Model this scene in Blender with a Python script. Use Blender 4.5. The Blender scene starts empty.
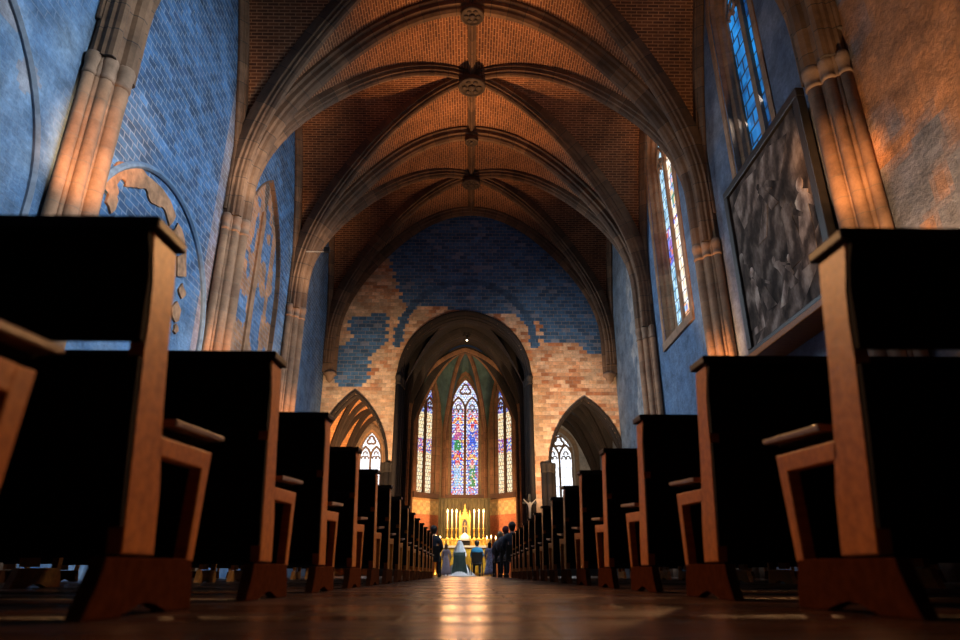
import bpy, bmesh, math, random
from mathutils import Vector, Matrix
random.seed(7)
C = bpy.context.scene.collection
R = math.radians

# ------------------------------------------------------------------ camera
sc = bpy.context.scene
cam_d = bpy.data.cameras.new('camera')
cam_d.sensor_width = 36.0
cam_d.lens = 24.0
cam_d.clip_start = 0.02
cam_d.clip_end = 200
cam_d.dof.use_dof = True
cam_d.dof.focus_distance = 17.0
cam_d.dof.aperture_fstop = 2.0
cam = bpy.data.objects.new('camera', cam_d)
C.objects.link(cam)
cam.location = (0, 0, 0.097)
cam.rotation_euler = (R(90 + 21.608), 0, R(-0.915))
sc.camera = cam

# ------------------------------------------------------------------ world, exposure
w = bpy.data.worlds.new('world')
sc.world = w
w.use_nodes = True
w.node_tree.nodes['Background'].inputs[0].default_value = (0.35, 0.5, 0.8, 1)
w.node_tree.nodes['Background'].inputs[1].default_value = 0.02
vs = sc.view_settings
vs.view_transform = 'Standard'
vs.look = 'None'
vs.exposure = 0.16
vs.gamma = 1.0
vs.use_curve_mapping = False


def aim(o, target):
    d = Vector(target) - o.location
    o.rotation_euler = d.to_track_quat('-Z', 'Y').to_euler()


def spot(name, loc, target, watts, col, size=60, blend=0.9, rad=0.15):
    l = bpy.data.lights.new(name, 'SPOT')
    l.energy = watts
    l.color = col
    l.spot_size = R(size)
    l.spot_blend = blend
    l.shadow_soft_size = rad
    o = bpy.data.objects.new(name, l)
    C.objects.link(o)
    o.location = loc
    aim(o, target)
    return o


def area(name, loc, target, watts, col, sx, sy, spread=180):
    l = bpy.data.lights.new(name, 'AREA')
    l.shape = 'RECTANGLE'
    l.size = sx
    l.size_y = sy
    l.energy = watts
    l.color = col
    l.spread = R(spread)
    o = bpy.data.objects.new(name, l)
    C.objects.link(o)
    o.location = loc
    aim(o, target)
    return o


def point(name, loc, watts, col, rad=0.1):
    l = bpy.data.lights.new(name, 'POINT')
    l.energy = watts
    l.color = col
    l.shadow_soft_size = rad
    o = bpy.data.objects.new(name, l)
    C.objects.link(o)
    o.location = loc
    return o


WARM = (1.0, 0.62, 0.32)
AMBER = (1.0, 0.50, 0.20)
COOL = (0.72, 0.86, 1.0)
# daylight through the right hand windows, followed by unseen cool fill lamps
area('daylight_near_window', (6.4, 5.5, 11.0), (-6.6, 9.0, 4.5), 560, COOL, 2.0, 4.5, 95)
area('daylight_second_window', (6.4, 12.4, 12.0), (-6.6, 12.5, 5.0), 330, COOL, 1.8, 4.5, 95)
area('daylight_third_window', (6.4, 19.0, 11.0), (-6.6, 18.5, 6.0), 260, COOL, 2.0, 5.0, 95)
area('cool_fill_left_far', (-6.4, 24.8, 11.0), (6.6, 21.0, 5.0), 420, COOL, 1.6, 4.5, 95)  # unseen cool lamp; the left wall has no window here
area('cool_fill_left_near', (-6.4, 12.0, 12.5), (6.6, 16.5, 5.0), 130, COOL, 1.6, 4.0, 80)  # unseen as well, set before solid wall
spot('couple_fill_spot', (5.6, 20.0, 9.5), (-0.05, 26.0, 0.6), 6000, (0.9, 0.95, 1.0), 15, 0.8, 0.3)  # added cool spot that brightens the bride and the man beside her
# floods without fixtures for piers, capitals, end wall and vault; some hang mid nave
spot('flood_end_wall_left', (-3.9, 22.0, 2.0), (-3.6, 28, 5.8), 3100, (1, .66, .36), 66)
spot('flood_end_wall_right', (3.9, 22.0, 2.0), (3.4, 28, 5.8), 3400, (1, .67, .38), 66)
spot('flood_pier_left', (-2.4, 4.6, 1.7), (-6.3, 9.15, 6.8), 9000, AMBER, 15, 0.7)
spot('flood_pier_right', (4.9, 6.9, 2.0), (6.4, 7.9, 7.0), 1300, WARM, 85)
spot('flood_pier_right_near', (2.6, 4.6, 1.7), (6.3, 9.1, 6.6), 6000, AMBER, 13, 0.7)
spot('flood_pier_right_second', (5.1, 14.2, 2.5), (6.3, 15.4, 5.6), 3000, AMBER, 40)
spot('flood_pier_left_second', (-5.0, 14.2, 2.0), (-6.3, 15.4, 7), 2600, AMBER, 36)
spot('flood_pier_left_third', (-5.0, 20.5, 2.0), (-6.3, 21.8, 7), 2600, AMBER, 36)
spot('flood_capital_left', (-4.9, 13.7, 8.4), (-6.0, 15.4, 10.8), 420, (1, .85, .7), 50)
spot('flood_capital_left_far', (-4.9, 20.1, 8.6), (-6.0, 21.8, 11.0), 300, (1, .8, .6), 50)
spot('flood_vault', (0.0, 25.5, 2.5), (0, 17.6, 17), 9000, AMBER, 40, 1.0, 0.4)  # vault uplights hang over the aisle, no fixture
spot('flood_vault_far', (0.0, 27.0, 2.5), (0, 23.6, 17), 2200, AMBER, 40, 1.0, 0.4)
spot('flood_vault_near', (0.0, 19.5, 2.5), (0, 12.6, 17), 3600, AMBER, 33, 1.0, 0.4)
# added spots without fixtures that light the aisle ends of the pews
spot('pew_end_fill_from_left', (-5.5, 11.5, 6.5), (1.05, 3.0, 0.75), 2500, AMBER, 34)
spot('pew_end_fill_from_right', (5.5, 11.5, 6.5), (-0.85, 3.0, 0.75), 2500, AMBER, 34)
point('candle_glow_left', (-0.85, 33.9, 3.0), 135, (1, .46, .20), 0.45)
point('candle_glow_right', (0.4, 33.9, 3.0), 135, (1, .46, .20), 0.45)
# apse
spot('apse_flood_left', (-2.2, 30.2, 3.4), (0.8, 36, 3.6), 1300, WARM, 62)
spot('apse_flood_right', (1.7, 30.2, 3.4), (-1.4, 36, 3.6), 1300, WARM, 62)
spot('altar_flood', (-0.25, 29.6, 7.5), (-0.25, 34.0, 1.1), 3200, (1, .78, .42), 34)
spot('chapel_flood_left', (-5.0, 30.2, 1.6), (-5.5, 32.5, 8), 3800, AMBER, 110)
spot('chapel_flood_right', (5.0, 30.4, 1.6), (5.5, 33.0, 8), 110, (1, .8, .6), 110)


# ------------------------------------------------------------------ node helpers
def newmat(name):
    m = bpy.data.materials.new(name)
    m.use_nodes = True
    nt = m.node_tree
    return m, nt, nt.nodes['Principled BSDF']


def nd(nt, kind, **kw):
    n = nt.nodes.new(kind)
    for k, v in kw.items():
        if k.startswith('i_'):
            n.inputs[k[2:].replace('_', ' ')].default_value = v
        else:
            setattr(n, k, v)
    return n


def ramp(nt, stops):
    n = nt.nodes.new('ShaderNodeValToRGB')
    e = n.color_ramp.elements
    while len(e) < len(stops):
        e.new(0.5)
    for q, (p, c) in zip(e, stops):
        q.position = p
        q.color = (*c, 1) if len(c) == 3 else c
    return n


def mixc(nt, a, b, fac, mode='MIX'):
    n = nt.nodes.new('ShaderNodeMix')
    n.data_type = 'RGBA'
    n.blend_type = mode
    for sock, v in ((0, fac), (6, a), (7, b)):
        if hasattr(v, 'links') or isinstance(v, bpy.types.NodeSocket):
            nt.links.new(v, n.inputs[sock])
        else:
            n.inputs[sock].default_value = v if sock == 0 else (*v, 1)
    return n.outputs[2]


def coords(nt, which='Object', scale=1.0):
    tc = nt.nodes.new('ShaderNodeTexCoord')
    mp = nt.nodes.new('ShaderNodeMapping')
    mp.inputs['Scale'].default_value = (scale,) * 3 if not isinstance(scale, tuple) else scale
    nt.links.new(tc.outputs[which], mp.inputs['Vector'])
    return mp.outputs['Vector']


def noise(nt, vec, scale, detail=4, rough=0.6):
    n = nd(nt, 'ShaderNodeTexNoise')
    n.inputs['Scale'].default_value = scale
    n.inputs['Detail'].default_value = detail
    n.inputs['Roughness'].default_value = rough
    nt.links.new(vec, n.inputs['Vector'])
    return n.outputs['Fac']


def bump(nt, b, h, strength=0.4, dist=0.02):
    n = nd(nt, 'ShaderNodeBump')
    n.inputs['Strength'].default_value = strength
    n.inputs['Distance'].default_value = dist
    nt.links.new(h, n.inputs['Height'])
    nt.links.new(n.outputs['Normal'], b.inputs['Normal'])


def simple(name, col, rough=0.6, metal=0.0, var=0.25, nscale=6.0):
    m, nt, b = newmat(name)
    v = coords(nt)
    f = noise(nt, v, nscale)
    r = ramp(nt, [(0.3, tuple(c * (1 - var) for c in col)), (0.7, tuple(min(1, c * (1 + var)) for c in col))])
    nt.links.new(f, r.inputs[0])
    nt.links.new(r.outputs[0], b.inputs['Base Color'])
    b.inputs['Roughness'].default_value = rough
    b.inputs['Metallic'].default_value = metal
    return m


def emit(name, col, s):
    m, nt, b = newmat(name)
    v = coords(nt)
    f = noise(nt, v, 5.0)
    r = ramp(nt, [(0.3, tuple(c * .85 for c in col)), (0.7, col)])
    nt.links.new(f, r.inputs[0])
    nt.links.new(r.outputs[0], b.inputs['Emission Color'])
    b.inputs['Base Color'].default_value = (*col, 1)
    b.inputs['Emission Strength'].default_value = s
    return m


def wall_mat(name, bw, bh, mortar, mstrength, bumpd=0.03, nvar=0.35, nsc=1.4, msize=0.012, warp=0.05):
    """stone by stone colour from the mesh attribute, joints from a brick texture"""
    m, nt, b = newmat(name)
    at = nd(nt, 'ShaderNodeAttribute', attribute_name='Col')
    uv = coords(nt, 'UV')
    dn = nd(nt, 'ShaderNodeTexNoise')
    dn.inputs['Scale'].default_value = 2.6
    dn.inputs['Detail'].default_value = 3
    nt.links.new(uv, dn.inputs['Vector'])
    dm = nd(nt, 'ShaderNodeVectorMath', operation='MULTIPLY_ADD')
    nt.links.new(dn.outputs['Color'], dm.inputs[0])
    dm.inputs[1].default_value = (warp, warp * .6, 0)
    nt.links.new(uv, dm.inputs[2])
    br = nd(nt, 'ShaderNodeTexBrick')
    br.offset = 0.5
    br.offset_frequency = 2
    br.squash = 1.0
    br.inputs['Scale'].default_value = 1.0
    br.inputs['Brick Width'].default_value = bw
    br.inputs['Row Height'].default_value = bh
    br.inputs['Mortar Size'].default_value = msize
    br.inputs['Mortar Smooth'].default_value = 0.3
    nt.links.new(dm.outputs[0], br.inputs['Vector'])
    n1 = noise(nt, uv, nsc, 8, 0.65)
    r1 = ramp(nt, [(0.25, (1 - nvar,) * 3), (0.75, (1 + nvar,) * 3)])
    nt.links.new(n1, r1.inputs[0])
    c1 = mixc(nt, at.outputs['Color'], r1.outputs[0], 1.0, 'MULTIPLY')
    n2 = noise(nt, uv, 9.0, 5, 0.7)
    r2 = ramp(nt, [(0.3, (0.75,) * 3), (0.7, (1.25,) * 3)])
    nt.links.new(n2, r2.inputs[0])
    c2 = mixc(nt, c1, r2.outputs[0], 1.0, 'MULTIPLY')
    mf = nd(nt, 'ShaderNodeMath', operation='MULTIPLY')
    nt.links.new(br.outputs['Fac'], mf.inputs[0])
    nt.links.new(at.outputs['Alpha'], mf.inputs[1])
    mf2 = nd(nt, 'ShaderNodeMath', operation='MULTIPLY')
    nt.links.new(mf.outputs[0], mf2.inputs[0])
    mf2.inputs[1].default_value = mstrength
    c3 = mixc(nt, c2, mortar, mf2.outputs[0])
    nt.links.new(c3, b.inputs['Base Color'])
    b.inputs['Roughness'].default_value = 0.85
    hs = nd(nt, 'ShaderNodeMath', operation='MULTIPLY_ADD')
    nt.links.new(mf.outputs[0], hs.inputs[0])
    hs.inputs[1].default_value = -0.5
    nt.links.new(n2, hs.inputs[2])
    bump(nt, b, hs.outputs[0], 0.7, bumpd)
    return m


def brick_mat(name, c1, c2, mortar, bw, bh, ms):
    m, nt, b = newmat(name)
    uv = coords(nt, 'UV')
    br = nd(nt, 'ShaderNodeTexBrick')
    br.inputs['Scale'].default_value = 1.0
    br.inputs['Brick Width'].default_value = bw
    br.inputs['Row Height'].default_value = bh
    br.inputs['Mortar Size'].default_value = ms
    br.inputs['Color1'].default_value = (*c1, 1)
    br.inputs['Color2'].default_value = (*c2, 1)
    br.inputs['Mortar'].default_value = (*mortar, 1)
    nt.links.new(uv, br.inputs['Vector'])
    n1 = noise(nt, uv, 0.9, 8, 0.7)
    r1 = ramp(nt, [(0.3, (0.55,) * 3), (0.7, (1.35,) * 3)])
    nt.links.new(n1, r1.inputs[0])
    c = mixc(nt, br.outputs['Color'], r1.outputs[0], 1.0, 'MULTIPLY')
    nt.links.new(c, b.inputs['Base Color'])
    b.inputs['Roughness'].default_value = 0.9
    inv = nd(nt, 'ShaderNodeMath', operation='SUBTRACT')
    inv.inputs[0].default_value = 1.0
    nt.links.new(br.outputs['Fac'], inv.inputs[1])
    bump(nt, b, inv.outputs[0], 0.8, 0.03)
    return m


def ashlar_mat(name, c1, c2, mortar, length=0.55):
    """dressed stone for shafts and ribs: joints across the length (UV.x metres)"""
    m, nt, b = newmat(name)
    uv = coords(nt, 'UV')
    br = nd(nt, 'ShaderNodeTexBrick')
    br.offset = 0.0
    br.inputs['Scale'].default_value = 1.0
    br.inputs['Brick Width'].default_value = length
    br.inputs['Row Height'].default_value = 50.0
    br.inputs['Mortar Size'].default_value = 0.012
    br.inputs['Color1'].default_value = (*c1, 1)
    br.inputs['Color2'].default_value = (*c2, 1)
    br.inputs['Mortar'].default_value = (*mortar, 1)
    nt.links.new(uv, br.inputs['Vector'])
    ob = coords(nt, 'Object')
    n1 = noise(nt, ob, 2.2, 8, 0.7)
    r1 = ramp(nt, [(0.28, (0.5,) * 3), (0.72, (1.35,) * 3)])
    nt.links.new(n1, r1.inputs[0])
    c = mixc(nt, br.outputs['Color'], r1.outputs[0], 1.0, 'MULTIPLY')
    nt.links.new(c, b.inputs['Base Color'])
    b.inputs['Roughness'].default_value = 0.85
    n2 = noise(nt, ob, 14, 4, 0.6)
    bump(nt, b, n2, 0.35, 0.02)
    return m


def wood_mat(name, c1, c2, rough, spec=0.5, axis=(2, 14, 14)):
    m, nt, b = newmat(name)
    v = coords(nt, 'Object', axis)
    f = noise(nt, v, 2.0, 6, 0.6)
    r = ramp(nt, [(0.3, c1), (0.7, c2)])
    nt.links.new(f, r.inputs[0])
    nt.links.new(r.outputs[0], b.inputs['Base Color'])
    b.inputs['Roughness'].default_value = rough
    b.inputs['Specular IOR Level'].default_value = spec
    bump(nt, b, f, 0.12, 0.01)
    return m


def floor_mat():
    m, nt, b = newmat('terracotta floor')
    v = coords(nt, 'Object')
    v.node.inputs['Location'].default_value = (0.155, 0.07, 0)
    br = nd(nt, 'ShaderNodeTexBrick')
    br.inputs['Scale'].default_value = 1.0
    br.inputs['Brick Width'].default_value = 0.62
    br.inputs['Row Height'].default_value = 0.31
    br.inputs['Mortar Size'].default_value = 0.006
    br.inputs['Color1'].default_value = (0.10, 0.042, 0.023, 1)
    br.inputs['Color2'].default_value = (0.05, 0.023, 0.014, 1)
    br.inputs['Mortar'].default_value = (0.02, 0.013, 0.01, 1)
    nt.links.new(v, br.inputs['Vector'])
    n = noise(nt, v, 3.0, 8, 0.7)
    r = ramp(nt, [(0.3, (0.5,) * 3), (0.7, (1.3,) * 3)])
    nt.links.new(n, r.inputs[0])
    c = mixc(nt, br.outputs['Color'], r.outputs[0], 1.0, 'MULTIPLY')
    nt.links.new(c, b.inputs['Base Color'])
    rr = ramp(nt, [(0.38, (0.20,) * 3), (0.66, (0.36,) * 3)])
    v2 = coords(nt, 'Object', (.35, 2.6, 1))
    n3 = noise(nt, v2, 1.0, 4, 0.6)
    nt.links.new(n3, rr.inputs[0])
    jr = mixc(nt, rr.outputs[0], (0.55, 0.55, 0.55), br.outputs['Fac'])
    nt.links.new(jr, b.inputs['Roughness'])
    inv = nd(nt, 'ShaderNodeMath', operation='SUBTRACT')
    nt.links.new(n, inv.inputs[0])
    nt.links.new(br.outputs['Fac'], inv.inputs[1])
    bump(nt, b, inv.outputs[0], 0.10, 0.008)
    return m


def glass_mat(name, strength, lead=(0.16, 0.2), line=0.018):
    m, nt, b = newmat(name)
    at = nd(nt, 'ShaderNodeAttribute', attribute_name='Col')
    uv = coords(nt, 'UV')
    br = nd(nt, 'ShaderNodeTexBrick')
    br.inputs['Scale'].default_value = 1.0
    br.inputs['Brick Width'].default_value = lead[0]
    br.inputs['Row Height'].default_value = lead[1]
    br.inputs['Mortar Size'].default_value = line
    nt.links.new(uv, br.inputs['Vector'])
    c = mixc(nt, at.outputs['Color'], (0.01, 0.01, 0.012), br.outputs['Fac'])
    nt.links.new(c, b.inputs['Emission Color'])
    b.inputs['Emission Strength'].default_value = strength
    b.inputs['Base Color'].default_value = (0.03, 0.03, 0.04, 1)
    b.inputs['Roughness'].default_value = 0.3
    return m


M = dict(
    blue_wall=wall_mat('blue washed stone wall', 0.32, 0.16, (0.40, 0.44, 0.48), 0.75, .05, .7, 1.5, .008, .10),
    end_wall=wall_mat('chancel arch wall stone', 0.36, 0.18, (0.42, 0.37, 0.33), 0.6, .03, .4),
    plaster=wall_mat('worn plaster wall', 0.5, 0.25, (0.3, 0.3, 0.32), 0.0, 0.06, 0.6, 1.6),
    apse_wall=wall_mat('apse wall paint', 0.6, 0.3, (0.1, 0.08, 0.05), 0.25, 0.01, 0.3),
    vault=brick_mat('vault brick', (0.24, 0.085, 0.03), (0.12, 0.043, 0.018), (0.50, 0.24, 0.115), 0.32, 0.09, 0.014),
    chapel_vault=brick_mat('chapel vault brick', (0.55, 0.27, 0.10), (0.42, 0.2, 0.08), (0.3, 0.16, 0.08), 0.3, 0.11, 0.015),
    apse_vault=simple('apse vault paint', (0.05, 0.09, 0.08), 0.8, 0, 0.4, 2.0),
    stone=ashlar_mat('pier stone', (0.42, 0.225, 0.12), (0.28, 0.145, 0.08), (0.30, 0.18, 0.11), .42),
    rib=ashlar_mat('rib stone', (0.21, 0.112, 0.058), (0.10, 0.054, 0.03), (0.07, 0.045, 0.03), 0.6),
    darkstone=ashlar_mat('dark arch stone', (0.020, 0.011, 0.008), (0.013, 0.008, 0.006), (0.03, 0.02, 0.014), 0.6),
    apserib=ashlar_mat('apse rib stone', (0.20, 0.095, 0.045), (0.15, 0.072, 0.036), (0.1, 0.05, 0.03), 0.5),
    tracery=simple('tracery stone', (0.16, 0.12, 0.09), 0.8),
    floor=floor_mat(),
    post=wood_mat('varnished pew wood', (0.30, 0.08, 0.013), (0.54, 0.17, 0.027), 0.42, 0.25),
    foot=wood_mat('stained foot wood with seat shade', (0.045, 0.012, 0.004), (0.085, 0.023, 0.008), 0.7, 0.0),  # darker stain, with the shade under the seat put into the colour
    board=wood_mat('pew boards in painted shade', (0.007, 0.004, 0.003), (0.012, 0.007, 0.005), 0.75, 0.06),  # near-black colour paints in the shade of the unlit pew backs
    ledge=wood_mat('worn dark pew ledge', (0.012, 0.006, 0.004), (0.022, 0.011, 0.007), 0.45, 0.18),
    seat=wood_mat('worn pew seat', (0.10, 0.045, 0.028), (0.17, 0.085, 0.055), 0.35),
    gold=simple('gilding', (0.85, 0.55, 0.14), 0.3, 0.8, 0.25, 20),
    goldcloth=simple('gold altar panel', (0.9, 0.55, 0.08), 0.45, 0.2, 0.45, 9),
    olive=simple('olive hanging', (0.035, 0.030, 0.008), 0.8, 0, 0.4, 3),
    dark=simple('dark paint', (0.015, 0.012, 0.010), 0.5),
    white=simple('white cloth', (0.82, 0.82, 0.84), 0.7, 0, 0.06),
    veil=simple('bride veil', (0.78, 0.84, 0.88), 0.8, 0, 0.1),
    wax=simple('candle wax', (0.9, 0.8, 0.55), 0.5, 0, 0.05),
    flame=emit('candle flame', (1.0, 0.72, 0.3), 14.0),
    lampglow=emit('lamp glow', (1.0, 0.85, 0.6), 10.0),
    skin=simple('skin', (0.55, 0.32, 0.22), 0.5, 0, 0.08),
    hair=simple('dark hair', (0.02, 0.013, 0.01), 0.5, 0, 0.3),
    greyhair=simple('fair hair', (0.30, 0.2, 0.1), 0.5, 0, 0.3),
    suit=simple('navy suit', (0.015, 0.018, 0.032), 0.7),
    greyjacket=simple('grey jacket', (0.11, 0.10, 0.12), 0.8),
    blueshirt=simple('blue shirt', (0.02, 0.22, 0.42), 0.7, 0, 0.1),
    maroon=simple('maroon top', (0.12, 0.02, 0.025), 0.8),
    pink=simple('pale pink dress', (0.72, 0.58, 0.62), 0.8, 0, 0.1),
    floral=simple('floral dress', (0.42, 0.40, 0.55), 0.8, 0, 0.8, 22),
    greenhang=simple('dark green drape', (0.04, 0.075, 0.065), 0.8),
    bloom=simple('pale pink petals', (0.85, 0.62, 0.58), 0.7, 0, 0.2, 20),
    leafm=simple('leaf green', (0.06, 0.14, 0.03), 0.7),
    frame=simple('dark picture frame', (0.018, 0.014, 0.012), 0.45),
    iron=simple('iron', (0.03, 0.03, 0.03), 0.5, 0.6),
    pale=simple('pale carved wood', (0.50, 0.42, 0.34), 0.7),
    blueglass=glass_mat('blue stained glass', 1.0, (0.5, 0.42), 0.03),
    apseglass=glass_mat('figured stained glass', 1.2, (0.14, 0.14), 0.010),
    amberglass=glass_mat('amber stained glass', 1.05, (0.16, 0.2), 0.012),
    naveglass=glass_mat('pale stained glass', 1.3, (0.3, 0.4), 0.02),
    whiteglass=glass_mat('clear leaded glass', 1.6, (0.12, 0.5), 0.010),
)


# ------------------------------------------------------------------ object helpers
def link(name, bm, mat, parent=None, smooth=False):
    bmesh.ops.recalc_face_normals(bm, faces=bm.faces[:])
    me = bpy.data.meshes.new(name)
    bm.to_mesh(me)
    bm.free()
    me.materials.append(mat)
    if smooth:
        for p in me.polygons:
            p.use_smooth = True
    o = bpy.data.objects.new(name, me)
    C.objects.link(o)
    if parent is not None:
        o.parent = parent
    return o


def tag(o, label=None, cat=None, group=None, kind=None):
    if label:
        o['label'] = label
    if cat:
        o['category'] = cat
    if group:
        o['group'] = group
    if kind:
        o['kind'] = kind
    return o


def struct(o, label=None, cat=None, group=None):
    return tag(o, label, cat, group, 'structure')


def empty(name, loc=(0, 0, 0), rz=0.0, label=None, cat=None, group=None, kind=None):
    o = bpy.data.objects.new(name, None)
    C.objects.link(o)
    o.location = loc
    o.rotation_euler = (0, 0, rz)
    o.empty_display_size = 0.1
    return tag(o, label, cat, group, kind)


def copy_tree(o, parent=None):
    c = o.copy()
    C.objects.link(c)
    if parent is not None:
        c.parent = parent
    for ch in list(o.children):
        copy_tree(ch, c)
    return c


def box(bm, a, b, bev=0.0):
    x0, y0, z0 = a
    x1, y1, z1 = b
    vs_ = [bm.verts.new(p) for p in ((x0, y0, z0), (x1, y0, z0), (x1, y1, z0), (x0, y1, z0),
                                     (x0, y0, z1), (x1, y0, z1), (x1, y1, z1), (x0, y1, z1))]
    fs = [bm.faces.new([vs_[i] for i in f]) for f in
          ((3, 2, 1, 0), (4, 5, 6, 7), (0, 1, 5, 4), (1, 2, 6, 5), (2, 3, 7, 6), (3, 0, 4, 7))]
    if bev > 0:
        es = list({e for f in fs for e in f.edges})
        bmesh.ops.bevel(bm, geom=es, offset=bev, segments=2, affect='EDGES', profile=0.5)


def prism(bm, poly, axis, a, b, bev=0.0):
    """extrude a 2D polygon along axis 'x','y','z' from a to b"""
    def P(p, t):
        return {'x': (t, p[0], p[1]), 'y': (p[0], t, p[1]), 'z': (p[0], p[1], t)}[axis]
    v0 = [bm.verts.new(P(p, a)) for p in poly]
    v1 = [bm.verts.new(P(p, b)) for p in poly]
    n = len(poly)
    fs = [bm.faces.new(v0[::-1]), bm.faces.new(v1)]
    for i in range(n):
        fs.append(bm.faces.new((v0[i], v0[(i + 1) % n], v1[(i + 1) % n], v1[i])))
    if bev > 0:
        es = [e for f in fs[:2] for e in f.edges]
        bmesh.ops.bevel(bm, geom=es, offset=bev, segments=2, affect='EDGES', profile=0.5)


def lathe(bm, prof, cx=0, cy=0, seg=16):
    rings = []
    for r, z in prof:
        rings.append([bm.verts.new((cx + r * math.cos(2 * math.pi * k / seg), cy + r * math.sin(2 * math.pi * k / seg), z))
                      for k in range(seg)])
    for a, b in zip(rings, rings[1:]):
        for k in range(seg):
            bm.faces.new((a[k], a[(k + 1) % seg], b[(k + 1) % seg], b[k]))
    bm.faces.new(rings[0][::-1])
    bm.faces.new(rings[-1])


def ball(bm, c, r, sz=(1, 1, 1), seg=12, ring=8):
    mtx = Matrix.Translation(c) @ Matrix.Diagonal((*sz, 1))
    bmesh.ops.create_uvsphere(bm, u_segments=seg, v_segments=ring, radius=r, matrix=mtx)


def tube(bm, pts, r, seg=8):
    pts = [Vector(p) for p in pts]
    rings = []
    for i, p in enumerate(pts):
        t = (pts[min(i + 1, len(pts) - 1)] - pts[max(i - 1, 0)]).normalized()
        a = Vector((0, 0, 1)) if abs(t.z) < 0.9 else Vector((1, 0, 0))
        u = t.cross(a).normalized()
        v = t.cross(u).normalized()
        rr = r[i] if isinstance(r, (list, tuple)) else r
        rings.append([bm.verts.new(p + (u * math.cos(2 * math.pi * k / seg) + v * math.sin(2 * math.pi * k / seg)) * rr)
                      for k in range(seg)])
    for a, b in zip(rings, rings[1:]):
        for k in range(seg):
            bm.faces.new((a[k], a[(k + 1) % seg], b[(k + 1) % seg], b[k]))
    bm.faces.new(rings[0][::-1])
    bm.faces.new(rings[-1])


def sweep(bm, path, prof, lateral, inward=None, closed=False):
    """profile points (lateral, depth) swept along path; depth points to the inner side
    (right hand side of lateral x tangent).  UV.x = metres along, UV.y = around"""
    uvl = bm.loops.layers.uv.verify()
    path = [Vector(p) for p in path]
    lat = Vector(lateral).normalized()
    n = len(path)
    rings, L = [], [0.0]
    for i in range(n):
        if closed:
            t = (path[(i + 1) % n] - path[i - 1]).normalized()
        else:
            t = (path[min(i + 1, n - 1)] - path[max(i - 1, 0)]).normalized()
        d = lat.cross(t).normalized()
        if inward is not None and d.dot(Vector(inward) - path[i]) < 0:
            d = -d
        # mitre
        k = 1.0
        if 0 < i < n - 1:
            a = (path[i] - path[i - 1]).normalized()
            b = (path[i + 1] - path[i]).normalized()
            ch = math.sqrt(max(0.2, (1 + a.dot(b)) / 2))
            k = 1 / ch
        rings.append([bm.verts.new(path[i] + lat * p[0] + d * p[1] * k) for p in prof])
        if i:
            L.append(L[-1] + (path[i] - path[i - 1]).length)
    m = len(prof)
    rng = range(n if closed else n - 1)
    for i in rng:
        j = (i + 1) % n
        for k in range(m):
            f = bm.faces.new((rings[i][k], rings[i][(k + 1) % m], rings[j][(k + 1) % m], rings[j][k]))
            l1 = L[j] if j else L[i] + 0.1
            for lp, (u, v) in zip(f.loops, ((L[i], k), (L[i], k + 1), (l1, k + 1), (l1, k))):
                lp[uvl].uv = (u, v)
    if not closed:
        bm.faces.new(rings[0][::-1])
        bm.faces.new(rings[-1])


def pointed(xc, a, zs, za, z0=None, n=14):
    """(x,z) points of a pointed arch from the left foot over the apex to the right"""
    r = za - zs
    Rr = (a * a + r * r) / (2 * a)
    pts = []
    th = math.atan2(r, Rr - a) if Rr > a else math.atan2(r, -(a - Rr))
    for i in range(n + 1):
        t = th * i / n
        pts.append((xc - a + Rr - Rr * math.cos(t), zs + Rr * math.sin(t)))
    right = [(2 * xc - x, z) for x, z in pts[:-1]][::-1]
    pts = pts + right
    if z0 is not None:
        pts = [(xc - a, z0)] + pts + [(xc + a, z0)]
    return pts


def in_pointed(x, z, xc, a, zs, za, z0):
    dx = abs(x - xc)
    if z < z0 or dx > a:
        return False
    if z <= zs:
        return True
    r = za - zs
    Rr = (a * a + r * r) / (2 * a)
    return (dx + Rr - a) ** 2 + (z - zs) ** 2 < Rr * Rr and z < za


def grid_wall(name, P, u0, u1, v0, v1, du, dv, colf, hole, mat, parent=None):
    """flat wall of small faces; P maps (u,v) metres to 3D; colf gives each stone's own colour"""
    nu, nv = round((u1 - u0) / du), round((v1 - v0) / dv)
    verts, faces, cols, uvs = [], [], [], []
    for j in range(nv + 1):
        for i in range(nu + 1):
            verts.append(P(u0 + i * du, v0 + j * dv))
    for j in range(nv):
        for i in range(nu):
            uc, vc = u0 + (i + .5) * du, v0 + (j + .5) * dv
            if hole and hole(uc, vc):
                continue
            a = j * (nu + 1) + i
            faces.append((a, a + 1, a + nu + 2, a + nu + 1))
            c = colf(uc, vc)
            cols += list(c) * 4
            ua, va = u0 + i * du, v0 + j * dv
            uvs += [ua, va, ua + du, va, ua + du, va + dv, ua, va + dv]
    me = bpy.data.meshes.new(name)
    me.from_pydata(verts, [], faces)
    ca = me.color_attributes.new('Col', 'FLOAT_COLOR', 'CORNER')
    ca.data.foreach_set('color', cols)
    ul = me.uv_layers.new(name='UVMap')
    ul.data.foreach_set('uv', uvs)
    me.materials.append(mat)
    o = bpy.data.objects.new(name, me)
    C.objects.link(o)
    if parent:
        o.parent = parent
    return o


def hsh(a, b, s=0):
    x = math.sin(a * 127.1 + b * 311.7 + s * 74.7) * 43758.5453
    return x - math.floor(x)


def vnoise(x, y, s=0):
    xi, yi = math.floor(x), math.floor(y)
    fx, fy = x - xi, y - yi
    fx, fy = fx * fx * (3 - 2 * fx), fy * fy * (3 - 2 * fy)
    a, b = hsh(xi, yi, s), hsh(xi + 1, yi, s)
    c, d = hsh(xi, yi + 1, s), hsh(xi + 1, yi + 1, s)
    return (a * (1 - fx) + b * fx) * (1 - fy) + (c * (1 - fx) + d * fx) * fy


def lerp(a, b, t):
    return tuple(x + (y - x) * t for x, y in zip(a, b))


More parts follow.
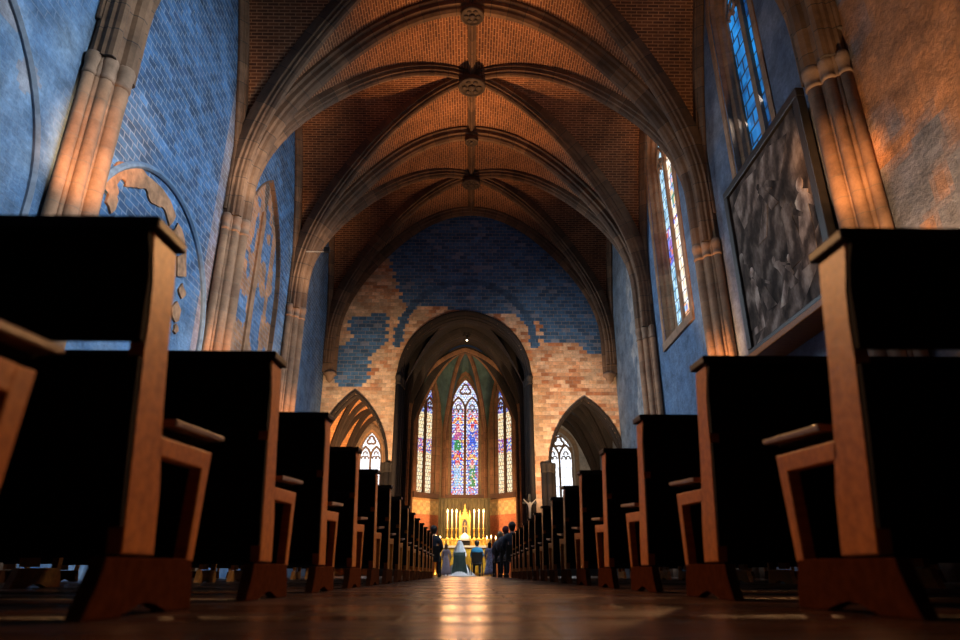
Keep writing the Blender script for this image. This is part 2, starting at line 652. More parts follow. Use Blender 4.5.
def stone_id(u, v, bw, bh):
    row = math.floor(v / bh)
    off = 0.5 * bw if row % 2 == 0 else 0.0
    return math.floor((u + off) / bw), row


# ------------------------------------------------------------------ dimensions
XW = 6.65           # nave half width
ARCHES = [2.3, 9.1, 15.4, 21.8]
YE = 28.0           # wall with the chancel arch
YB = -4.1
CROWN = 17.15
CAP_L, CAP_R = 9.0, 8.35
XC = -0.27          # centre of chancel

# ------------------------------------------------------------------ floor
bm = bmesh.new()
box(bm, (-9, YB, -0.3), (9, 37, 0))
struct(link('floor', bm, M['floor']))

# ------------------------------------------------------------------ the wall with the chancel arch
CH = (XC, 2.96, 8.4, 11.55, 0.0)
SL = (-5.15, 1.55, 4.5, 7.65, 0.0)
SR = (5.12, 1.62, 4.45, 7.4, 0.0)
BLUE = (0.06, 0.155, 0.33)
OCH = [(0.66, 0.38, 0.23), (0.58, 0.31, 0.18), (0.74, 0.50, 0.34), (0.48, 0.20, 0.10), (0.66, 0.45, 0.32)]


def end_blue(x, z):
    n = (vnoise(x * 0.9, z * 0.9, 3) - .5) * 1.6 + (vnoise(x * 2.3, z * 2.3, 5) - .5) * 0.7
    # upper field
    low = 11.3 + 0.55 * abs(x) * 0 + (0.35 if x < 0 else 0)
    if x > 3.3:
        low = 9.6 + (x - 3.3) * 0.0
    elif x > 2.2:
        low = 10.9
    elif x < -3.0:
        low = 11.6 + (-3.0 - x) * 3.0
    if z > low + n * 0.7:
        return True
    # patch low on the left
    if -6.7 < x < -4.5 + n * .5 and 8.2 + n * .4 < z < 9.9 + n * .4:
        return True
    if -5.6 + n * .3 < x < -4.0 + n * .3 and 9.9 < z < 11.5 + n * .5:
        return True
    # painted trace of an older arch
    d = math.hypot(x + 0.2, z - 10.0)
    if 3.0 < d < 3.32 and z > 9.9 and abs(x) > 1.7:
        return True
    return False


def end_col(x, z):
    i, j = stone_id(x, z, .36, .18)
    cx = i * .36 + (.18 if j % 2 else 0)
    cz = (j + .5) * .18
    h = hsh(i, j, 1)
    d = math.hypot(x + 0.2, z - 10.0)
    if 3.0 < d < 3.32 and z > 9.8:
        k = .5 + .5 * h
        return (*(q * k for q in BLUE), .3)
    if end_blue(cx, cz):
        k = 0.65 + 0.7 * h
        c = tuple(q * k for q in BLUE)
        if h > .93:
            c = lerp(c, (0.35, 0.3, 0.28), .4)
        return (*c, 1.0)
    c = OCH[int(h * 4.99)]
    n = vnoise(x * .7, z * .7, 9)
    c = lerp(c, (0.64, 0.46, 0.31), max(0, n - .35) * 1.2)
    k = 0.75 + .45 * hsh(i, j, 4)
    return (*(q * k for q in c), 0.75)


def end_hole(x, z):
    return any(in_pointed(x, z, *q) for q in (CH, SL, SR))


grid_wall('wall_end', lambda u, v: (u, YE, v), -6.75, 6.75, 0, 17.46, .09, .09, end_col, end_hole, M['end_wall'])['kind'] = 'structure'

# archivolts: stepped profiles swept round each opening (lateral = depth along y)
PROF_BIG = [(-.10, -.10), (-.10, -.03), (-.03, .02), (.05, .05), (.12, .02), (.22, .03), (.24, .07), (.34, .09),
            (.42, .05), (.52, .07), (.54, .11), (.66, .13), (.74, .09), (.84, .11), (1.15, .11), (1.15, -.10)]
PROF_SMALL = [(-.10, -.08), (-.10, -.02), (-.04, .02), (.05, .04), (.12, .0), (.2, .02), (.2, .05), (.32, .08), (.42, .04),
              (.6, .05), (.6, -.08)]


def archivolt(name, q, prof, mat, z0, y=YE):
    xc, a, zs, za, _ = q
    bm = bmesh.new()
    p = [(x, y, z) for x, z in pointed(xc, a, zs, za, z0)]
    sweep(bm, p, prof, (0, 1, 0), inward=(xc, y, zs - 3))
    return link(name, bm, mat)


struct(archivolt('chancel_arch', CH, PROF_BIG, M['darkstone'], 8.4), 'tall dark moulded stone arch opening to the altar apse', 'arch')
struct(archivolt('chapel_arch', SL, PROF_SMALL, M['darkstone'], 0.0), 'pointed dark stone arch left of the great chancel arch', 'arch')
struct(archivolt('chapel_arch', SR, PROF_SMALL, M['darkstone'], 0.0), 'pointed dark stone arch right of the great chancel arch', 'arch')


def shaft_cluster(name, cols, z0, z1, mat, capmat, label=None, group=None, cap_h=0.38, base_h=0.5, abacus=None):
    """cols: (x,y,r) of round shafts; capital and base are parts"""
    bm = bmesh.new()
    uvl = bm.loops.layers.uv.verify()
    seg = 14
    for x, y, r in cols:
        lo = [bm.verts.new((x + r * math.cos(2 * math.pi * k / seg), y + r * math.sin(2 * math.pi * k / seg), z0)) for k in range(seg)]
        hi = [bm.verts.new((v.co.x, v.co.y, z1)) for v in lo]
        for k in range(seg):
            f = bm.faces.new((lo[k], lo[(k + 1) % seg], hi[(k + 1) % seg], hi[k]))
            for lp, u in zip(f.loops, ((z0, k), (z0, k + 1), (z1, k + 1), (z1, k))):
                lp[uvl].uv = u
        bm.faces.new(hi)
        bm.faces.new(lo[::-1])
    o = link(name, bm, mat, smooth=False)
    for p in o.data.polygons:
        p.use_smooth = len(p.vertices) == 4
    struct(o, label, 'pier' if label else None, group)
    bm = bmesh.new()
    for x, y, r in cols:
        lathe(bm, [(r * 1.02, z1 - cap_h), (r * 1.16, z1 - cap_h + .03), (r * 1.16, z1 - cap_h + .07), (r * 1.03, z1 - cap_h + .1),
                   (r * 1.05, z1 - .2), (r * 1.16, z1 - .13), (r * 1.24, z1 - .09), (r * 1.24, z1), (r * 1.1, z1 + .05)], x, y, 14)
    if abacus:
        box(bm, abacus[0], abacus[1], .03)
    link('capital', bm, capmat, o, not abacus)
    bm = bmesh.new()
    for x, y, r in cols:
        lathe(bm, [(r * 1.5, z0), (r * 1.5, z0 + base_h * .6), (r * 1.3, z0 + base_h * .7), (r * 1.35, z0 + base_h * .8),
                   (r * 1.02, z0 + base_h)], x, y, 14)
    link('base', bm, capmat, o, True)
    return o


# jambs of the chancel arch
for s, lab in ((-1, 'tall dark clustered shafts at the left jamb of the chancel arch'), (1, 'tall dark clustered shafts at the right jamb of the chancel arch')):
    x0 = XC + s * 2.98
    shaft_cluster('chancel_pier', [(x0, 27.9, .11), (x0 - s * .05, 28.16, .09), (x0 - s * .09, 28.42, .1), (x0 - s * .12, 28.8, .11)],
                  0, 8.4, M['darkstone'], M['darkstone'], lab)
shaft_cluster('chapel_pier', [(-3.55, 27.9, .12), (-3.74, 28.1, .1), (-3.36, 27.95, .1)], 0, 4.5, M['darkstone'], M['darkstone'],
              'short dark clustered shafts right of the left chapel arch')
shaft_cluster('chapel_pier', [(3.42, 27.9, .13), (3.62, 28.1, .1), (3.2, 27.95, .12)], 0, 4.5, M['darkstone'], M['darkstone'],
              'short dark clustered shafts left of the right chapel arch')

# ------------------------------------------------------------------ side walls
LB = (0.055, 0.145, 0.30)


def left_col(u, v):
    i, j = stone_id(u, v, .32, .16)
    h = hsh(i, j, 2)
    n = vnoise(u * .45, v * .45, 8)
    n2 = vnoise(u * 1.7, v * 1.7, 18)
    k = (.5 + .75 * h) * (.65 + .7 * vnoise(u * .8, v * 2.5, 19))
    c = tuple(q * k for q in LB)
    mort = 1.0
    if h > .9:
        c = lerp(c, (.03, .06, .13), .7)
    # smoother pale blue plaster low on the wall and in the nearest bay
    pl = (7.4 + (n - .5) * 4) - v
    if u < 9.5:
        pl += 2.2
    if pl > 0:
        t = min(1, pl * .6)
        c = lerp(c, lerp((.06, .16, .33), (.20, .29, .40), n2), t)
        mort = 1 - .8 * t
    if u > 21.5:
        c = lerp(c, (.10, .16, .24), .5)
    # bare orange patches
    if 14.5 < u < 15.6 or (u < 8 and n2 > .78):
        c = lerp(c, (.34, .22, .14), .4)
    return (*c, mort)


BLIND = (18.35, 2.0, 8.6, 12.3, 5.6)


def blind_col(u, v):
    n = vnoise(u * 1.1, v * .8, 31)
    n2 = vnoise(u * 3, v * 2.2, 33)
    i, j = stone_id(u, v, .32, .16)
    h = hsh(i, j, 6)
    stripe = abs(u - 18.2) < .28 + .25 * (n2 - .5) or abs(u - 19.6) < .22 + .3 * (n2 - .5)
    if v > 10.9 + n2 or stripe or n * .7 + n2 * .3 > .50:
        c = lerp((.50, .22, .09), (.36, .19, .11), h)
        if v > 11.2 and n2 > .6:
            c = (.14, .09, .06)
        return (*c, .8)
    k = .65 + .7 * h
    return (*(q * k for q in (.09, .17, .31)), 1)


grid_wall('wall_left', lambda u, v: (-XW, u, v), YB, YE + .06, 0, 17.44, .08, .08,
          left_col, lambda u, v: in_pointed(u, v, *BLIND), M['blue_wall'])['kind'] = 'structure'
bo = grid_wall('trim_1', lambda u, v: (-XW - .12, u, v), 16.2, 20.5, 5.5, 12.5, .1, .1, blind_col,
               lambda u, v: False, M['blue_wall'])
struct(bo, 'walled up pointed window with patchy orange and blue stones', 'blind window')
bm = bmesh.new()
sweep(bm, [(-XW, y, z) for y, z in pointed(BLIND[0], BLIND[1] + .02, BLIND[2], BLIND[3] + .03, 5.55)],
      [(-.14, -.04), (-.14, .05), (-.06, .03), (.02, .02), (.02, -.04)], (1, 0, 0), inward=(-XW, 18.35, 7))
link('reveal', bm, M['rib'], bo)
bm = bmesh.new()
for y in (18.2,):
    prism(bm, [(y - .2, 5.6), (y + .16, 5.6), (y + .12, 8.3), (y + .2, 10.9), (y - .1, 11.0), (y - .18, 8.0)], 'x', -XW - .13, -XW - .05)
link('mullion_stump', bm, simple('orange patch stone', (.36, .19, .10), .9, 0, .4, 3), bo)

WARMW = [(.46, .20, .085), (.26, .13, .07), (.50, .25, .12)]


def right_col(u, v):
    n = vnoise(u * .8, v * .8, 41)
    n2 = vnoise(u * 2.1, v * 2.1, 43)
    n3 = vnoise(u * 5, v * 5, 44)
    if u < 8.75:
        m = n * .6 + n2 * .4 + (.12 if v < 6.2 and u > 7 else 0)
        c = lerp(WARMW[0], WARMW[1], n3)
        if m > .55:
            c = lerp(c, (.15, .165, .20), min(.9, (m - .55) * 6))
        return (*c, 0)
    if u < 15.1:
        c = lerp((.08, .11, .17), (.15, .17, .22), n2)
        c = lerp(c, (.26, .2, .16), max(0, n - .55) * 1.5)
        return (*c, 0)
    if u < 21.5:
        c = lerp((.07, .14, .26), (.12, .20, .32), n2 * .7 + n3 * .3)
        return (*c, 0)
    c = lerp((.14, .18, .23), (.22, .25, .28), n2)
    if abs(u - 23.4 + (v - 8) * .05) < .8 + n2 and v > 5.5:
        c = lerp(c, (.42, .39, .36), .7 * n3 + .2)
    if v < 6.2 - (u - 21.5) * .35:
        c = (.10, .19, .33)
    return (*c, 0)


W1 = (12.45, .98, 14.4, 16.0, 8.6)      # near right window: y centre, half width, springing, apex, sill
W2 = (19.05, 1.35, 14.3, 16.1, 7.4)
grid_wall('wall_right', lambda u, v: (XW, u, v), YB, YE + .1, 0, 17.4, .1, .1, right_col,
          lambda u, v: in_pointed(u, v, *W1) or in_pointed(u, v, *W2), M['plaster'])['kind'] = 'structure'
grid_wall('wall_back', lambda u, v: (u, YB, v), -6.7, 6.7, 0, 17.4, .2, .2, lambda u, v: (.06, .08, .11, 0), None, M['plaster'])['kind'] = 'structure'

# blind arch and scroll on the left wall, first bay
bm = bmesh.new()
sweep(bm, [(-XW, y, z) for y, z in pointed(12.2, 2.65, 5.4, 8.05, 0.0, 18)],
      [(-.03, -.07), (.05, -.07), (.10, -.02), (.10, .03), (.05, .07), (-.03, .07)], (1, 0, 0), inward=(-XW, 12.2, 4))
struct(link('trim_2', bm, simple('blue painted moulding', (.11, .19, .30), .8)), 'thin blue painted arch moulding on the left wall by the orange scroll', 'moulding')
bm = bmesh.new()
sweep(bm, [(-XW, y, z) for y, z in pointed(5.6, 2.75, 5.2, 8.3, 0.0, 18)],
      [(-.03, -.06), (.04, -.06), (.08, 0), (.04, .06), (-.03, .06)], (1, 0, 0), inward=(-XW, 5.6, 4))
struct(link('trim_3', bm, simple('pale blue moulding', (.20, .24, .30), .8)), 'thin pale arch moulding on the blue wall left of the nearest left pier', 'moulding')
bm = bmesh.new()
sp = [(9.95, 6.55), (10.05, 6.95), (10.35, 7.3), (10.8, 7.5), (11.3, 7.62), (11.9, 7.66), (12.5, 7.55), (13.0, 7.3), (13.35, 6.95), (13.55, 6.5)]
rows = []
ns = 60
for i in range(ns + 1):
    f = i / ns * (len(sp) - 1)
    k = min(int(f), len(sp) - 2)
    t = f - k
    y, z = sp[k][0] + (sp[k + 1][0] - sp[k][0]) * t, sp[k][1] + (sp[k + 1][1] - sp[k][1]) * t
    ty, tz = sp[k + 1][0] - sp[k][0], sp[k + 1][1] - sp[k][1]
    L_ = math.hypot(ty, tz)
    ny, nz = tz / L_, -ty / L_            # toward the inside of the arch
    wa = .02 + .10 * vnoise(i * .35, 1, 71)
    wb2 = .16 + .26 * vnoise(i * .28, 5, 72) + (.12 if i < 6 else 0)
    rows.append([bm.verts.new((-XW + d_, y + ny * q_, z + nz * q_)) for d_, q_ in ((-.02, -wa), (.04, -wa), (.06, (wb2 - wa) / 2), (.04, wb2), (-.02, wb2))])
for i in range(ns):
    if i in (41, 42, 50, 51):
        continue                           # broken gaps
    for k in range(4):
        bm.faces.new((rows[i][k], rows[i][k + 1], rows[i + 1][k + 1], rows[i + 1][k]))
for y, z, r in ((10.25, 6.5, .2), (13.5, 6.1, .16), (13.42, 5.55, .2), (13.55, 5.2, .1), (11.9, 6.2, .1), (12.6, 5.6, .12)):
    poly = [(y + r * (.6 + .7 * random.random()) * math.cos(a_), z + r * (.7 + .7 * random.random()) * math.sin(a_)) for a_ in [k * math.pi / 5 for k in range(10)]]
    prism(bm, poly, 'x', -XW - .02, -XW + .045)
struct(link('carved_scroll', bm, simple('worn orange stucco', (.36, .18, .09), .85, 0, .5, 4)),
       'broken band of orange stucco scrollwork inside the blue blind arch', 'wall ornament')


# ------------------------------------------------------------------ windows
def glass_grid(bm_name, a, z0, zs, za, cell, colf, mat, parent):
    verts, faces, cols, uvs = [], [], [], []
    nx, nz = int(2 * a / cell), int((za - z0) / cell)
    for j in range(nz):
        for i in range(nx):
            x, z = -a + (i + .5) * cell, z0 + (j + .5) * cell
            if not in_pointed(x, z, 0, a, zs, za, z0 - .01):
                continue
            k = len(verts)
            h = cell / 2
            for dx, dz in ((-h, -h), (h, -h), (h, h), (-h, h)):
                verts.append((x + dx, 0, z + dz))
                uvs += [x + dx, z + dz]
            faces.append((k, k + 1, k + 2, k + 3))
            cols += list((*colf(x, z), 1)) * 4
    me = bpy.data.meshes.new(bm_name)
    me.from_pydata(verts, [], faces)
    ca = me.color_attributes.new('Col', 'FLOAT_COLOR', 'CORNER')
    ca.data.foreach_set('color', cols)
    ul = me.uv_layers.new(name='UVMap')
    ul.data.foreach_set('uv', uvs)
    me.materials.append(mat)
    o = bpy.data.objects.new(bm_name, me)
    C.objects.link(o)
    o.parent = parent
    return o


def arc2(cx, cz, r, a0, a1, n=12):
    return [(cx + r * math.cos(a0 + (a1 - a0) * i / n), 0, cz + r * math.sin(a0 + (a1 - a0) * i / n)) for i in range(n + 1)]


def make_window(name, loc, rz, a, z0, zs, za, colf, mat, cell=.07, lights=2, frame_mat=None, depth=.35, label=None, mw=.06, traceryf=True):
    """local: x along the wall, z up, glass in the plane y=0, the church is on the -y side"""
    fm = frame_mat or M['tracery']
    w_ = empty(name, loc, rz, label, 'window', None, 'structure')
    glass_grid('glass', a, z0, zs, za, cell, colf, mat, w_)
    bm = bmesh.new()
    sweep(bm, [(x, 0, z) for x, z in pointed(0, a, zs, za, z0)],
          [(-depth, -.34), (-depth, -.16), (-depth + .06, -.1), (-depth * .6, -.10), (-depth * .45, -.01), (-.1, .0), (-.06, .06), (.06, .06), (.06, -.3)],
          (0, 1, 0), inward=(0, 0, zs - 1))
    link('stone_surround', bm, fm, w_)
    bm = bmesh.new()
    prism(bm, [(-a - .3, z0 - .28), (a + .3, z0 - .28), (a + .3, z0), (-a - .3, z0)], 'y', -depth - .04, .06)
    link('sill', bm, fm, w_)
    wl = 2 * a / lights
    for k in range(1, lights):
        x = -a + k * wl
        bm = bmesh.new()
        box(bm, (x - mw, -.1, z0), (x + mw, .05, zs + .15))
        link('mullion', bm, fm, w_)
    if traceryf:
        bm = bmesh.new()
        prof = [(-.08, -.05), (-.1, 0), (-.08, .05), (.05, .05), (.05, -.05)]
        lh = wl / 2
        for k in range(lights):
            xc = -a + (k + .5) * wl
            p = [(x, 0, z) for x, z in pointed(xc, lh - .01, zs - .15, zs - .15 + wl * .95, None, 8)]
            sweep(bm, p, prof, (0, 1, 0))
            for c3 in ((xc, zs + .05), (xc - wl * .17, zs - .2), (xc + wl * .17, zs - .2)):
                sweep(bm, arc2(c3[0], c3[1], wl * .16, -.6, math.pi + .6, 8), [(p_[0] * .8, p_[1] * .6) for p_ in prof], (0, 1, 0))
        ry = zs + (za - zs) * .60
        for k in range(3):
            t = math.pi / 2 + k * 2 * math.pi / 3
            sweep(bm, arc2(.13 * a * 1.6 * math.cos(t), ry + .13 * a * 1.6 * math.sin(t), a * .2, t - 2.0, t + 2.0, 9), prof, (0, 1, 0))
        link('tracery', bm, fm, w_)
    return w_


WHT, RED, BLU, GRN, YEL, PUR, PNK, SKY = ((.85, .88, 1), (.75, .04, .03), (.05, .12, .7), (.03, .28, .08), (1, .72, .25),
                                          (.35, .18, .6), (.9, .5, .55), (.35, .6, .95))


def apse_center(x, z):
    h = hsh(round(x * 40), round(z * 40), 7)
    if z > 8.95:      # tracery lights
        return WHT if h > .25 else (SKY if h > .12 else PUR)
    s = 1 if x > 0 else -1
    u = (abs(x) - .415) / .40         # -1..1 in the lancet
    t = (z - 4.1) / 4.85
    if abs(u) > .74:
        return WHT if (round(z / .07)) % 3 == 0 else (RED if h > .55 else BLU) if (round(z / .07)) % 3 == 1 else (YEL if h > .5 else WHT)
    if t < .10 or .46 < t < .50 or .90 < t:
        return (PNK, BLU, WHT, SKY, RED)[int(h * 4.99)]
    tt = (t - .10) / .36 if t < .5 else (t - .50) / .40
    if tt > .80:
        return (RED if h > .5 else YEL) if abs(abs(u) - (1 - tt) * 3.2) < .28 else (BLU if h > .35 else WHT)
    if tt > .66:
        return (RED if h > .5 else PNK) if abs(u) < .3 else (BLU if h > .45 else WHT)
    if tt > .56 and abs(u) < .22:
        return (.9, .6, .45)
    if abs(u) < .48 - .15 * abs(tt - .3):
        low = t < .5
        c = {(-1, True): SKY, (1, True): GRN, (-1, False): GRN if tt < .3 else (.55, .1, .3), (1, False): BLU}[(s, low)]
        if h > .78:
            return (WHT, SKY, YEL, PNK)[int(hsh(x * 31, z * 23) * 3.99)]
        return tuple(min(1, q * (.7 + .7 * h)) for q in c)
    return (WHT, BLU, BLU, SKY, (.5, .1, .12))[int(h * 4.99)]


def apse_side(x, z):
    h = hsh(round(x * 30), round(z * 30), 17)
    if z > 8.5:
        return (WHT, BLU, PUR, (.1, .1, .3), SKY)[int(h * 4.99)]
    if 6.3 < z < 7.1 and h > .3:
        return (PUR, BLU, PNK, SKY, RED)[int(hsh(x * 9, z * 7) * 4.99)]
    if h > .9:
        return (.7, .25, .08)
    return lerp((1, .72, .34), (.95, .9, .72), h)


def white_glass(x, z):
    h = hsh(round(x * 20), round(z * 12), 27)
    return lerp((.75, .83, .95), (1, 1, 1), h)


def nave_far(x, z):
    h = hsh(round(x * 7), round(z * 5), 37)
    n = vnoise(x * 1.2 + 9, z * .9, 38)
    if 10.2 < z < 11.6 and n > .35:
        return (PUR, BLU, (.6, .6, .9), (.6, .15, .1), (.15, .2, .6))[int(h * 4.99)]
    if x < -.45:
        return lerp((.10, .30, .45), (.55, .78, .95), h)
    if n > .7:
        return ((.3, .4, .8), SKY, (.9, .4, .2), (.2, .4, .3), (.8, .5, .25))[int(h * 4.99)]
    return lerp((.95, .72, .45), (.9, .92, .95), h)


def nave_near(x, z):
    n = vnoise(x * 1.6 + 3, z * .8, 47)
    h = hsh(round(x * 5), round(z * 4), 48)
    return lerp((.004, .03, .12), (.02, .28, .75), min(1, max(0, n * 1.5 - .35 + (h - .5) * .5)))


make_window('window_1', (XW + .42, W1[0], 0), R(-90), W1[1] - .1, W1[4], W1[2], W1[3] - .1, nave_near, M['blueglass'], .1, 2,
            M['stone'], .45, 'tall pointed window of deep blue glass above the big dark painting', .1)
make_window('window_2', (XW + .42, W2[0], 0), R(-90), W2[1] - .1, W2[4], W2[2], W2[3] - .1, nave_far, M['naveglass'], .1, 3,
            M['stone'], .45, 'tall bright stained glass window on the right wall beyond the painting', .08)

# ------------------------------------------------------------------ nave vault
def zdrop(s):
    return 5.9 * s * s


def vault_cells(bm, xc, hw, y0, y1, crown, drop, n=14):
    """quadripartite vault: two side cells and two end cells meeting on straight diagonals"""
    uvl = bm.loops.layers.uv.verify()
    yc, hy = (y0 + y1) / 2, (y1 - y0) / 2
    for kind in ('side', 'end'):
        for sgn in (-1, 1):
            grid = []
            for i in range(n + 1):
                s = i / n                       # from centre to outer edge
                row = []
                for j in range(2 * n + 1):
                    q = (j - n) / n * s         # across
                    z = crown - drop * q * q
                    if kind == 'side':          # cell against the side wall: profile runs along y
                        p = (xc + sgn * s * hw, yc + q * hy, z)
                        uv = (p[0], math.copysign(abs(q) * hy + drop * q * q * .6, q))
                    else:
                        p = (xc + q * hw, yc + sgn * s * hy, z)
                        uv = (p[1], math.copysign(abs(q) * hw * .85 + drop * q * q * .5, q))
                    row.append((bm.verts.new(p), uv))
                grid.append(row)
            for i in range(n):
                for j in range(2 * n):
                    q4 = (grid[i][j], grid[i][j + 1], grid[i + 1][j + 1], grid[i + 1][j])
                    try:
                        f = bm.faces.new([a[0] for a in q4])
                    except ValueError:
                        continue
                    for lp, a in zip(f.loops, q4):
                        lp[uvl].uv = a[1]
    

BAYS = [(YB, 2.3), (2.3, 9.1), (9.1, 15.4), (15.4, 21.8), (21.8, 28.0)]
bm = bmesh.new()
for y0, y1 in BAYS:
    vault_cells(bm, 0, XW + .05, y0, y1, CROWN, 5.9)
o = link('ceiling', bm, M['vault'])
struct(o)

RIB_T = [(-.36, -.45), (-.36, .06), (-.27, .09), (-.25, .22), (-.17, .25), (-.14, .33), (-.06, .40), (.06, .40), (.14, .33), (.17, .25),
         (.25, .22), (.27, .09), (.36, .06), (.36, -.45)]
RIB_D = [(p[0] * .62, p[1] * .75) for p in RIB_T]
RIB_R = [(p[0] * .42, p[1] * .62) for p in RIB_T]


def rib_path(x0, y0, zc, hw, yv, nside=18):
    """from a capital at (x0,y0,zc) straight up, then bending over to the crown (0,yv)"""
    s = 1 if x0 > 0 else -1
    a = abs(x0)
    cr = CROWN - .02
    xj = .78 * a
    zj = cr - 5.9 * (xj / XW) ** 2
    zt = zj - (a - xj) * 2 * 5.9 * xj / XW ** 2
    zb = max(zc + .3, zt - 2.0)
    P = [(a, zc + (zb - zc) * i / 3) for i in range(3)]
    for i in range(9):
        t = i / 8
        P.append(((1 - t) ** 2 * a + 2 * t * (1 - t) * a + t * t * xj, (1 - t) ** 2 * zb + 2 * t * (1 - t) * zt + t * t * zj))
    for i in range(1, nside + 1):
        x = xj * (1 - i / nside)
        P.append((x, cr - 5.9 * (x / XW) ** 2))
    return [(s * x, yv + (y0 - yv) * x / a, z) for x, z in P]


def transverse(name, y, zl, zr, prof, label):
    bm = bmesh.new()
    L_ = rib_path(-6.45, y, zl, XW, y)
    R_ = rib_path(6.45, y, zr, XW, y)
    path = L_ + R_[::-1][1:]
    sweep(bm, path, prof, (0, 1, 0), inward=(0, y, 8))
    o = link(name, bm, M['rib'])
    return struct(o, label, 'vault rib')


tn = ['', 'nearest broad transverse vault rib at the top edge of the photo', 'broad transverse vault rib over the painting, crossing above the first boss',
      'broad transverse vault rib between the second and third bosses']
for k, y in enumerate(ARCHES):
    zl, zr = (8.4, 8.6) if k <= 1 else (CAP_L + .1 * (k - 2), CAP_R)
    transverse('transverse_rib', y, zl, zr, RIB_T, tn[k] if k else 'broad transverse vault rib overhead behind the viewer')
# wall rib against the chancel wall, sprung from corbels
bm = bmesh.new()
L_ = [(-6.42, 27.85, 8.5), (-6.42, 27.85, 9.3)] + rib_path(-6.42, 27.85, 9.8, XW, 27.85)
R_ = [(-a, b, c) for a, b, c in L_]
sweep(bm, L_ + R_[::-1][1:], [(p[0] * .6, p[1] * .95) for p in RIB_T], (0, 1, 0), inward=(0, 27.85, 8))
o = struct(link('wall_rib', bm, M['rib']), 'moulded wall rib curving over the blue and orange chancel wall', 'vault rib')
for s in (-1, 1):
    bm = bmesh.new()
    lathe(bm, [(.02, 8.05), (.16, 8.2), (.2, 8.35), (.3, 8.42), (.3, 8.5), (.22, 8.56)], s * 6.32, 27.82, 12)
    link('corbel', bm, M['stone'], o, True)

bay_names = {2: 'nearest', 3: 'middle', 4: 'farthest'}
for bi in (1, 2, 3, 4):
    y0, y1 = BAYS[bi]
    yc = (y0 + y1) / 2
    for sx in (-1, 1):
        for k, yy in enumerate((y0, y1)):
            cap = (8.4 if sx < 0 else 8.6) if yy < 10 else (CAP_L if sx < 0 else CAP_R)
            if yy > 27:
                cap = 8.9
            ys = yy + (.24 if k == 0 else -.24)
            x0 = sx * 6.47
            path = rib_path(x0, ys, cap + .02, XW, yc)
            d = (Vector((0, yc, 0)) - Vector((x0, ys, 0))).normalized()
            lat = (-d.y, d.x, 0)
            bm = bmesh.new()
            sweep(bm, path, RIB_D, lat, inward=(0, yc, 8))
            o = link('diagonal_rib', bm, M['rib'])
            nm = bay_names.get(bi, 'overhead')
            struct(o, f'diagonal vault rib in the {nm} bay running to its {"near" if k == 0 else "far"} {"left" if sx < 0 else "right"} corner', 'vault rib')
    # formeret ribs on the side walls
    for sx in (-1, 1):
        bm = bmesh.new()
        pts = []
        for i in range(25):
            t = -1 + 2 * i / 24
            pts.append((sx * (XW - .05), yc + t * (y1 - y0) / 2 * .93, CROWN - 5.9 * t * t))
        pts = [(pts[0][0], pts[0][1], 9.2)] + pts + [(pts[0][0], pts[-1][1], 9.2)]
        sweep(bm, pts, RIB_R, (1, 0, 0), inward=(sx * XW, yc, 8))
        o = link('wall_rib', bm, M['rib'])
        struct(o, f'slim wall rib edging the {bay_names.get(bi, "overhead")} vault bay on the {"left" if sx < 0 else "right"} wall', 'vault rib')
# ridge rib and bosses
bm = bmesh.new()
sweep(bm, [(0, 2.3 + i * (25.7 / 30), CROWN - .02) for i in range(31)], RIB_R, (1, 0, 0), inward=(0, 15, 0))
struct(link('ridge_rib', bm, M['rib']), 'straight ridge rib along the top of the nave vault', 'vault rib')


def boss(y, r, label):
    o = empty('roof_boss', (0, y, CROWN - .62), 0, label, 'roof boss', None, 'structure')
    bm = bmesh.new()
    lathe(bm, [(r * .6, .3), (r * .95, .25), (r, .14), (r, .06), (r * .86, .02), (r * .84, .06), (r * .3, .07)], 0, 0, 24)
    link('disc', bm, M['rib'], o, True)
    bm = bmesh.new()
    ball(bm, (0, 0, .04), r * .28, (1, 1, .5))
    for k in range(6):
        t = k * math.pi / 3
        ball(bm, (r * .52 * math.cos(t), r * .52 * math.sin(t), .05), r * .2, (1, 1, .4), 8, 6)
    link('carving', bm, M['rib'], o, True)


boss(15.4, .38, 'carved stone boss nearest the top edge of the photo')
boss(18.6, .5, 'largest round carved boss at the middle vault crossing')
boss(21.8, .28, 'small carved boss between the two larger vault crossings')
boss(24.9, .42, 'carved boss of the farthest vault crossing before the chancel wall')

# nave piers
for y in ARCHES[1:]:
    for sx in (-1, 1):
        cap = (8.4 if sx < 0 else 8.6) if y < 10 else (CAP_L + (.1 if y > 20 else 0) if sx < 0 else CAP_R)
        side = 'left' if sx < 0 else 'right'
        lab = {9.1: f'nearest tall clustered stone pier on the {side} wall', 15.4: f'second clustered stone pier along the {side} wall',
               21.8: f'third clustered stone pier along the {side} wall, next to the chancel wall'}[y]
        shaft_cluster('wall_pier', [(sx * 6.2, y, .145), (sx * 6.27, y - .14, .055), (sx * 6.27, y + .14, .055), (sx * 6.33, y - .235, .115), (sx * 6.33, y + .235, .115),
                                    (sx * 6.42, y - .34, .05), (sx * 6.42, y + .34, .05), (sx * 6.52, y - .41, .1), (sx * 6.52, y + .41, .1),
                                    (sx * 6.48, y - .12, .2), (sx * 6.48, y + .12, .2), (sx * 6.56, y - .26, .16), (sx * 6.56, y + .26, .16)],
                      0, cap, M['stone'], M['stone'], lab, None, .42, .7)

# ------------------------------------------------------------------ chancel and apse
IR = 2.95
YA = 33.1
VX = [(XC - IR, YA), (XC - IR, YA + 1.2), (XC - 1.2, YA + IR), (XC + 1.2, YA + IR), (XC + IR, YA + 1.2), (XC + IR, YA)]


